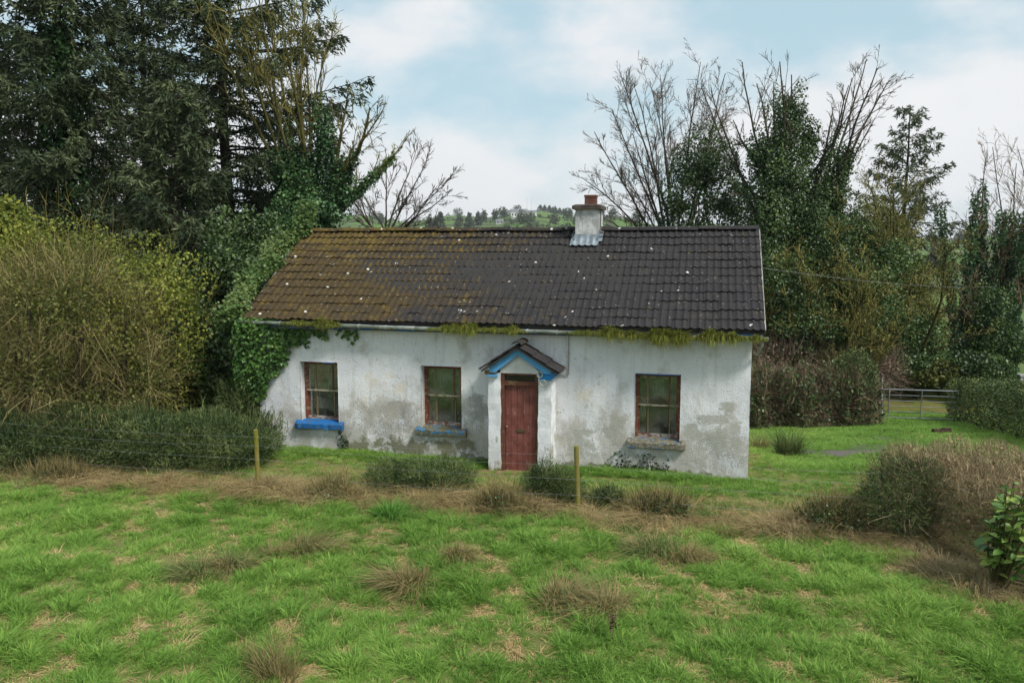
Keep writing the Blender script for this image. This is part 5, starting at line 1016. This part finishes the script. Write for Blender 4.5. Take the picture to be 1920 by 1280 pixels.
GREEN = [tuft(48, .080, .20, .0056, .62, .38, 200+k, M_GRASS, sweep=(.14+.07*k, .06*k)) for k in range(4)]
STRAW = [tuft(44, .11, .18, .0062, .9, .9, 210+k, M_STRAWT, sweep=(.5, .2), flat=.55) for k in range(3)]
for k, o in enumerate(GREEN): o.name = 'a_grass_%d' % k
for k, o in enumerate(STRAW): o.name = 'b_straw_%d' % k
C_MEADOW = collection('meadow_tufts', GREEN+STRAW)
FE0, FE1 = np.array([-4.84, 15.45]), np.array([1.17, 14.12]); fdir = unit(FE1-FE0)
def fence_y(x): return 15.45+(x+4.84)*(-.2213)
def field_mask(x, y):                     # inside the meadow, this side of the fence strip and hedge
    edge = fence_y(x)-.35+.22*np.sin(x*1.7)+.15*np.sin(x*4.1+1); hx = 5.75+(12.9-y)*.40+.12*np.sin(y*4); return (y < edge) & (x < hx)
rng = np.random.default_rng(300)
def meadow():
    n = 60000; y = rng.uniform(6.0, 18.2, n); x = rng.uniform(-1, 1, n)*(.66*y+3.6); ok = field_mask(x, y); x, y = x[ok], y[ok]
    f1 = .7*wav(x, y, 4.2, 31)+.8*wav(x, y, 9.5, 32)+.7*wav(x, y, 16, 30)+.35*wav(x, y, 1.4, 33); thin = wav(x, y, 7.5, 35)+.9*wav(x, y, 15, 36)+.3*wav(x, y, 2.2, 34)
    straw = ((thin+.22*rng.normal(size=len(x))) > .63) | (rng.random(len(x)) < .09); hgt = np.clip(.78+.65*f1, .36, 1.5); idx = np.where(straw, 4+rng.integers(0, 3, len(x)), rng.integers(0, 4, len(x)))
    keep = straw | (rng.random(len(x)) < .72+.3*f1); x, y, straw, hgt, idx, f1 = [v[keep] for v in (x, y, straw, hgt, idx, f1)]
    rz = wav(x, y, 1.6, 37)*3.2+rng.normal(size=len(x))*.75; P = np.stack([x, y, zt(x, y)+.0], 1); tl = rng.normal(size=(len(x), 2))*.12
    tone = np.clip(.50+.24*wav(x, y, 2.1, 41)+.16*wav(x, y, .6, 42)+.16*wav(x, y, 8, 43)+.12*rng.normal(size=len(x)), 0, 1)
    scatter('meadow_grass', 'lush tufty green meadow grass with straw patches in the foreground', P, rz, tl, np.where(straw, rng.uniform(.6, 1.0, len(x)), hgt*rng.uniform(.75, 1.15, len(x))), idx, tone, C_MEADOW)
meadow()
def outline_ok(x, y):                      # outside the cottage
    c, s = math.cos(YAW), math.sin(YAW); dx, dy = x-O3[0], y-O3[1]; lx, ly = c*dx-s*dy, s*dx+c*dy
    return ~((lx > -HL-.02) & (lx < .02) & (ly > -.03) & (ly < 6.1)) & ~((lx > -5.25) & (lx < -3.9) & (ly > -.62) & (ly < 0))
def lawn():
    n = 46000; x = rng.uniform(-9, 17.5, n); y = rng.uniform(12.5, 36, n); ok = outline_ok(x, y) & ~field_mask(x, y) & (y > fence_y(x)+.3*(x < 6)) & (np.abs(x) < .70*y) & ((x > 3.2) | (y < 19.5)); x, y = x[ok], y[ok]
    d = np.min([np.hypot(x-p[0], y-p[1]) for p in (PATH_PTS[0]*.5+PATH_PTS[1]*.5, PATH_PTS[1], PATH_PTS[1]*.5+PATH_PTS[2]*.5, PATH_PTS[2])], axis=0); ok = d > .45; x, y = x[ok], y[ok]
    # rank growth against the foot of the wall
    lx = rng.uniform(-10.6, .1, 900); lx = lx[(lx < -5.3) | (lx > -3.85)]; ly = -.04-.42*rng.random(len(lx))**1.6; Q = H2Wv(np.stack([lx, ly, 0*lx], 1)); nb_ = len(lx); x = np.concatenate([x, Q[:, 0]]); y = np.concatenate([y, Q[:, 1]])
    P = np.stack([x, y, zt(x, y)], 1); f1 = wav(x, y, 2.5, 51); sc = np.clip(.65+.35*f1+.020*(y-15), .35, 1.4); sc[-nb_:] = np.clip(1.05+.6*wav(lx, ly, 3.1, 53), .5, 1.7)
    tone = np.clip(.48+.25*wav(x, y, 1.2, 52)+.1*rng.normal(size=len(x))+.05*(y > 17), 0, 1); idx = np.where(rng.random(len(x)) < .03, 5, rng.integers(0, 4, len(x)))
    scatter('garden_grass', 'short green grass round the cottage and across the side yard', P, rng.uniform(0, 6.28, len(x)), rng.normal(size=(len(x), 2))*.15, sc, idx, tone, C_MEADOW)
lawn()
# dead grass along the fence and hedge foot
M_DEAD = leaf_mat('bleached_grass', [(0, (.11, .078, .028)), (.4, (.26, .195, .085)), (.75, (.44, .345, .17)), (1, (.60, .50, .29))], .2, .8, .15, tone=True)
DEAD = [tuft(60, .15, .50, .0054, .7, .9, 220+k, M_DEAD, sweep=((-.3, .3, 0, .5)[k], -.3), flat=.2) for k in range(4)]
BROWN = [tuft(46, .10, .42, .0040, .9, .35, 230+k, M_HTWIG, sweep=((-.3, .3)[k], -.1), flat=.25) for k in range(2)]
GRN = [tuft(50, .09, .34, .0055, .6, .5, 240+k, M_RUSHG, sweep=(.2, -.2)) for k in range(2)]
for k, o in enumerate(DEAD): o.name = 'a_dead_%d' % k
for k, o in enumerate(BROWN): o.name = 'b_brown_%d' % k
for k, o in enumerate(GRN): o.name = 'c_green_%d' % k
C_DEAD = collection('dead_tufts', DEAD+BROWN+GRN)
def deadstrip():
    n = 5900; x = rng.uniform(-14.5, 6.6, n); off = np.where(rng.random(n) < .7, rng.normal(-.12, .24, n), rng.uniform(-.1, 1.2, n)); y = fence_y(x)+off; dens = .62+.4*np.sin(x*1.3+1)+.25*np.sin(x*3.7); k = rng.random(n) < dens+.15; x, y = x[k], y[k]
    f = rng.random(400); x2 = 5.75+f*1.3+rng.normal(0, .30, 400); y2 = 12.9-f*3.6+rng.normal(0, .2, 400); 
    x = np.concatenate([x, x2]); y = np.concatenate([y, y2]); n = len(x); right_ = np.clip((x-2.5)/3, 0, 1); u = rng.random(n)
    idx = np.where(u < .12+.55*np.clip((y-fence_y(x)-.15)*2.5, 0, 1), 6+rng.integers(0, 2, n), np.where(u < .34+.40*right_, 4+rng.integers(0, 2, n), rng.integers(0, 4, n)))
    P = np.stack([x, y, zt(x, y)], 1); tone = np.clip(.5+.3*wav(x, y, 2.0, 61)+.15*rng.normal(size=n)-.12*right_, 0, 1); sc = np.clip(.72+.62*wav(x, y, 3.6, 62)+.12*rng.normal(size=n), .3, 1.05)*np.where(idx > 5, .8, 1)
    scatter('dead_grass_strip', 'tangled strip of bleached dead grass and bramble along the wire fence', P, rng.uniform(0, 6.28, n), rng.normal(size=(n, 2))*.25, sc, idx, tone, C_DEAD)
deadstrip()
# single tussocks
def tussock(label, px, py, R, L, n, mat, seed, tone=(.4, .28), up=.8, width=.0058, name='grass_tussock', bend=.75):
    rng = np.random.default_rng(seed); g = gnd(px, py); a = rng.uniform(0, 6.28, n); r = R*np.sqrt(rng.random(n))*(1+.35*np.sin(a*2+seed)+.2*np.sin(a*3+2*seed)); c, s = np.cos(a), np.sin(a); P = np.stack([r*c*1.25, r*s, .09*np.exp(-(r/R)**2)-.03], 1); o_ = np.stack([c, s, np.zeros(n)], 1)
    sw = np.array([math.cos(seed*1.7), math.sin(seed*1.7)*.6, 0]); rk = (r/R)[:, None]
    T = unit(o_*rk*.9+sw*rng.uniform(.0, .45, (n, 1))+.38*rng.normal(size=(n, 3))+np.array([0, 0, up+.2])*rng.uniform(.5, 1.3, (n, 1))); bd = (o_*.4+sw*.6)*bend*rng.uniform(.2, 1.3, (n, 1))+.22*rng.normal(size=(n, 3))+np.array([0, 0, -bend])*rng.uniform(.25, 1.15, (n, 1))
    rr_ = np.clip(rng.normal(tone[0], tone[1], n)+.30*(.6-r/R), 0, 1); m = MB(); m.blades(P, T, L*rng.uniform(.35, 1.2, n), width*rng.uniform(.7, 1.2, n), bd, rr_); o = m.build(name, mat, loc=g); return tag(o, label, 'grass tussock')
tussock('grey-green tussock in the left meadow, left one of a touching pair', 365, 1078, 0.18, 0.43, 700, M_TUSS, 401, (.62, .25))
tussock('brown-green tussock in the left meadow, right one of a touching pair', 430, 1066, 0.20, 0.45, 800, M_TUSS, 402, (.45, .28))
tussock('shaggy brown tussock with upright stems below the left fence post', 575, 1035, 0.21, 0.50, 900, M_TUSS, 403, (.38, .27))
tussock('small tan tussock left of the shaggy brown one', 512, 1045, 0.14, 0.30, 450, M_TUSS, 404, (.2, .2))
tussock('pale arching straw tussock in the middle of the meadow', 765, 1098, 0.23, 0.50, 1000, M_TUSS, 405, (.28, .24))
tussock('low brown tussock upper right of the pale arching one', 855, 1045, 0.18, 0.35, 600, M_TUSS, 406, (.3, .25))
tussock('left of two big shaggy straw tussocks below the door', 1058, 1130, 0.23, 0.50, 1000, M_TUSS, 407, (.34, .26))
tussock('right of two big shaggy straw tussocks below the door', 1125, 1145, 0.23, 0.53, 1000, M_TUSS, 408, (.38, .26))
tussock('broad green and tan tussock under the window by the yard', 1225, 1035, 0.29, 0.45, 1100, M_TUSS, 409, (.62, .3))
tussock('tan collapsed tussock touching the broad green one', 1290, 1050, 0.21, 0.38, 700, M_TUSS, 410, (.22, .2))
tussock('vivid green grass clump growing at the fence strip under the middle window', 735, 970, .16, .50, 800, M_RUSHG, 411, (.55, .2), up=.9)
tussock('tuft of dead reddish stems at the bottom edge of the picture', 515, 1272, .20, .55, 420, M_OTWIG, 412, (.5, .25), up=1.6, width=.004, bend=.15)
tussock('dark rush clump beside the gravel track', 1478, 852, .26, .75, 650, M_GORSE, 413, (.6, .25), up=1.5, width=.007, bend=.25)
tussock('small yellowed rush clump left of the dark one near the gable', 1425, 840, .2, .5, 300, M_TUSS, 414, (.4, .25), up=1.2, width=.006, bend=.3)
g = gnd(1148, 1205); m = MB(); m.tubes(np.array([(0, 0, 0), (.01, 0, .2), (-.02, .01, .36)]), np.array([.006, .005, .004]), 5); rng2 = np.random.default_rng(9)
P = np.stack([rng2.normal(0, .02, 60), rng2.normal(0, .02, 60), rng2.uniform(.16, .36, 60)], 1); m.cards(P, rvec(60, rng2), rvec(60, rng2), .04, .015, rng2.random(60)*.2)
tag(m.build('dock_stem', M_TWIG, loc=g), 'single dark dead dock stem standing in the meadow', 'plant')

# ------------------------------------------------------------------ far hillside
def far_tree(px, y, H, Wd, seed, conif=False):
    rng = np.random.default_rng(seed); x = at(px, 430, y)[0]; b = np.array([x, y, float(zt(x, y))]); n = 420
    d = rvec(n, rng); u = rng.random(n)**.4; P = d*u[:, None]*np.array([Wd/2, Wd/2, H*.55])+np.array([0, 0, H*.42])
    if conif: P[:, :2] *= np.clip(1.25-P[:, 2:3]/H*1.15, .1, 1)
    lu = np.sin(P@rng.normal(size=3)*1.2); e = empty('far_tree', b); m = MB(); m.cards(P, rvec(n, rng), rvec(n, rng), H*.13*rng.uniform(.6, 1.3, n), H*.05, np.clip(.45+.2*rng.normal(size=n)+.2*lu-(.25 if conif else 0), 0, 1)); m.build('crown', M_FARTREE, e)
    m = MB(); m.tubes(np.array([(0, 0, -1), (0, 0, H*.7)]), np.array([H*.03, H*.01]), 5); m.build('trunk', M_DBARK, e)
    return tag(e, 'dark tree on the far hillside' if not conif else 'dark pointed conifer on the far hillside', 'tree', 'trees on the far hillside' if not conif else 'conifers on the far hillside')
rng = np.random.default_rng(77)
for k in range(64):
    px = rng.uniform(640, 1200) if k < 50 else rng.uniform(1745, 1925); y = rng.choice([330, 420, 520, 640, 760, 880])+rng.normal()*14; far_tree(px, y, rng.uniform(6, 12), rng.uniform(5, 11), 500+k)
for k, (px, y, H) in enumerate(((806, 560, 15), (826, 565, 17), (818, 570, 13), (880, 620, 14), (897, 690, 12), (1013, 870, 7), (1021, 905, 8), (1030, 880, 8), (1041, 915, 9), (1049, 890, 8), (1060, 905, 9), (1069, 880, 8), (1083, 900, 9), (1037, 860, 7), (1056, 865, 7))): far_tree(px, y, H, 8, 600+k, True)
rng = np.random.default_rng(78); m = MB(); Pf = []
for (xa, xb, y) in ((560, 1240, 300), (600, 1230, 455), (640, 1220, 590), (640, 1220, 720), (700, 1200, 950), (1740, 1960, 320), (1740, 1960, 520), (1740, 1960, 760)):
    n = int((xb-xa)*2.2); px = rng.uniform(xa, xb, n); yy = y+18*np.sin(px*.02+y)+rng.normal(size=n)*2; xx = (px-960)/FPX*yy; Pf.append(np.stack([xx, yy, zt(xx, yy)+rng.random(n)*3.2*(.5+.5*np.sin(px*.3))], 1))
Pf = np.concatenate(Pf); m.cards(Pf, rvec(len(Pf), rng), rvec(len(Pf), rng), 1.6, .8, rng.random(len(Pf)))
tag(m.build('far_hedgerows', M_FARTREE), 'hedgerow belts across the far hillside fields', 'hedgerow', kind='stuff')
def far_house(label, px, y, w, dp, h, rise, rz, wallc, roofc, wins=5):
    x = at(px, 420, y)[0]; b = np.array([x, y, float(zt(x, y))]); e = empty('far_house', b, rz); tag(e, label, 'house')
    MB().box(-w/2, w/2, 0, dp, -2, h).prism([(0, 0)], 0, 0).build('wall', wallc, e) if False else MB().box(-w/2, w/2, 0, dp, -2, h).poly([(-w/2, 0, h), (-w/2, dp, h), (-w/2, dp/2, h+rise)], [(0, 1, 2)]).poly([(w/2, 0, h), (w/2, dp/2, h+rise), (w/2, dp, h)], [(0, 1, 2)]).build('wall', wallc, e)
    MB().poly([(-w/2-.4, -.4, h-.1), (w/2+.4, -.4, h-.1), (w/2+.4, dp/2, h+rise+.15), (-w/2-.4, dp/2, h+rise+.15), (-w/2-.4, dp+.4, h-.1), (w/2+.4, dp+.4, h-.1)], [(0, 1, 2, 3), (3, 2, 5, 4)]).build('roof', roofc, e)
    for k in range(wins): wx = -w/2+w*(k+.5)/wins; MB().box(wx-.7, wx+.7, -.06, .02, h*.35, h*.75).build('window', M_FWIN, e)
    return e
M_FWIN = plain('far_window', (.05, .06, .07), .2, .5); M_FWALL = plain('far_white_wall', (.78, .78, .76), .8, var=.05); M_FROOF = plain('far_slate', (.16, .165, .175), .7); M_FGREY = plain('far_grey_wall', (.42, .41, .39), .8)
far_house('long white house on the far hillside', 974, 720, 14, 8, 5.0, 2.6, .1, M_FWALL, M_FROOF, 6)
far_house('low white annex beside the long far house', 994, 722, 10, 7, 3.4, 1.8, -.1, M_FWALL, M_FROOF, 3)
far_house('small grey far shed left of the long white house', 937, 690, 6, 4, 2.6, 1.2, .2, M_FGREY, M_FROOF, 2)
far_house('tan far bungalow below the long white house', 922, 520, 7, 4, 2.4, 1.2, 0, M_FGREY, plain('far_tan_roof', (.28, .2, .14), .8), 2)
for lb, px in (('left one of two thin far masts above the white house', 988), ('right one of two thin far masts above the white house', 996)):
    p = at(px, 405, 800); p[2] = float(zt(p[0], p[1])); tag(MB().tubes(np.array([(0, 0, 0), (0, 0, 14)]), np.array([.10, .06]), 5).build('mast', M_CEM, loc=p), lb, 'mast')

# ------------------------------------------------------------------ damp air over the valley
if HAZE > 0:
    t = NT('damp_air'); v = t.n('ShaderNodeVolumePrincipled'); v.inputs['Color'].default_value = (.86, .9, .95, 1); v.inputs['Density'].default_value = HAZE; v.inputs['Anisotropy'].default_value = .2
    t.t.links.new(v.outputs[0], t.out.inputs['Volume']); hz = MB().box(-4400, 4400, -4400, 4400, -60, 62).build('haze', t.mat); tag(hz, 'thin damp air hanging over the fields and hills', kind='stuff')
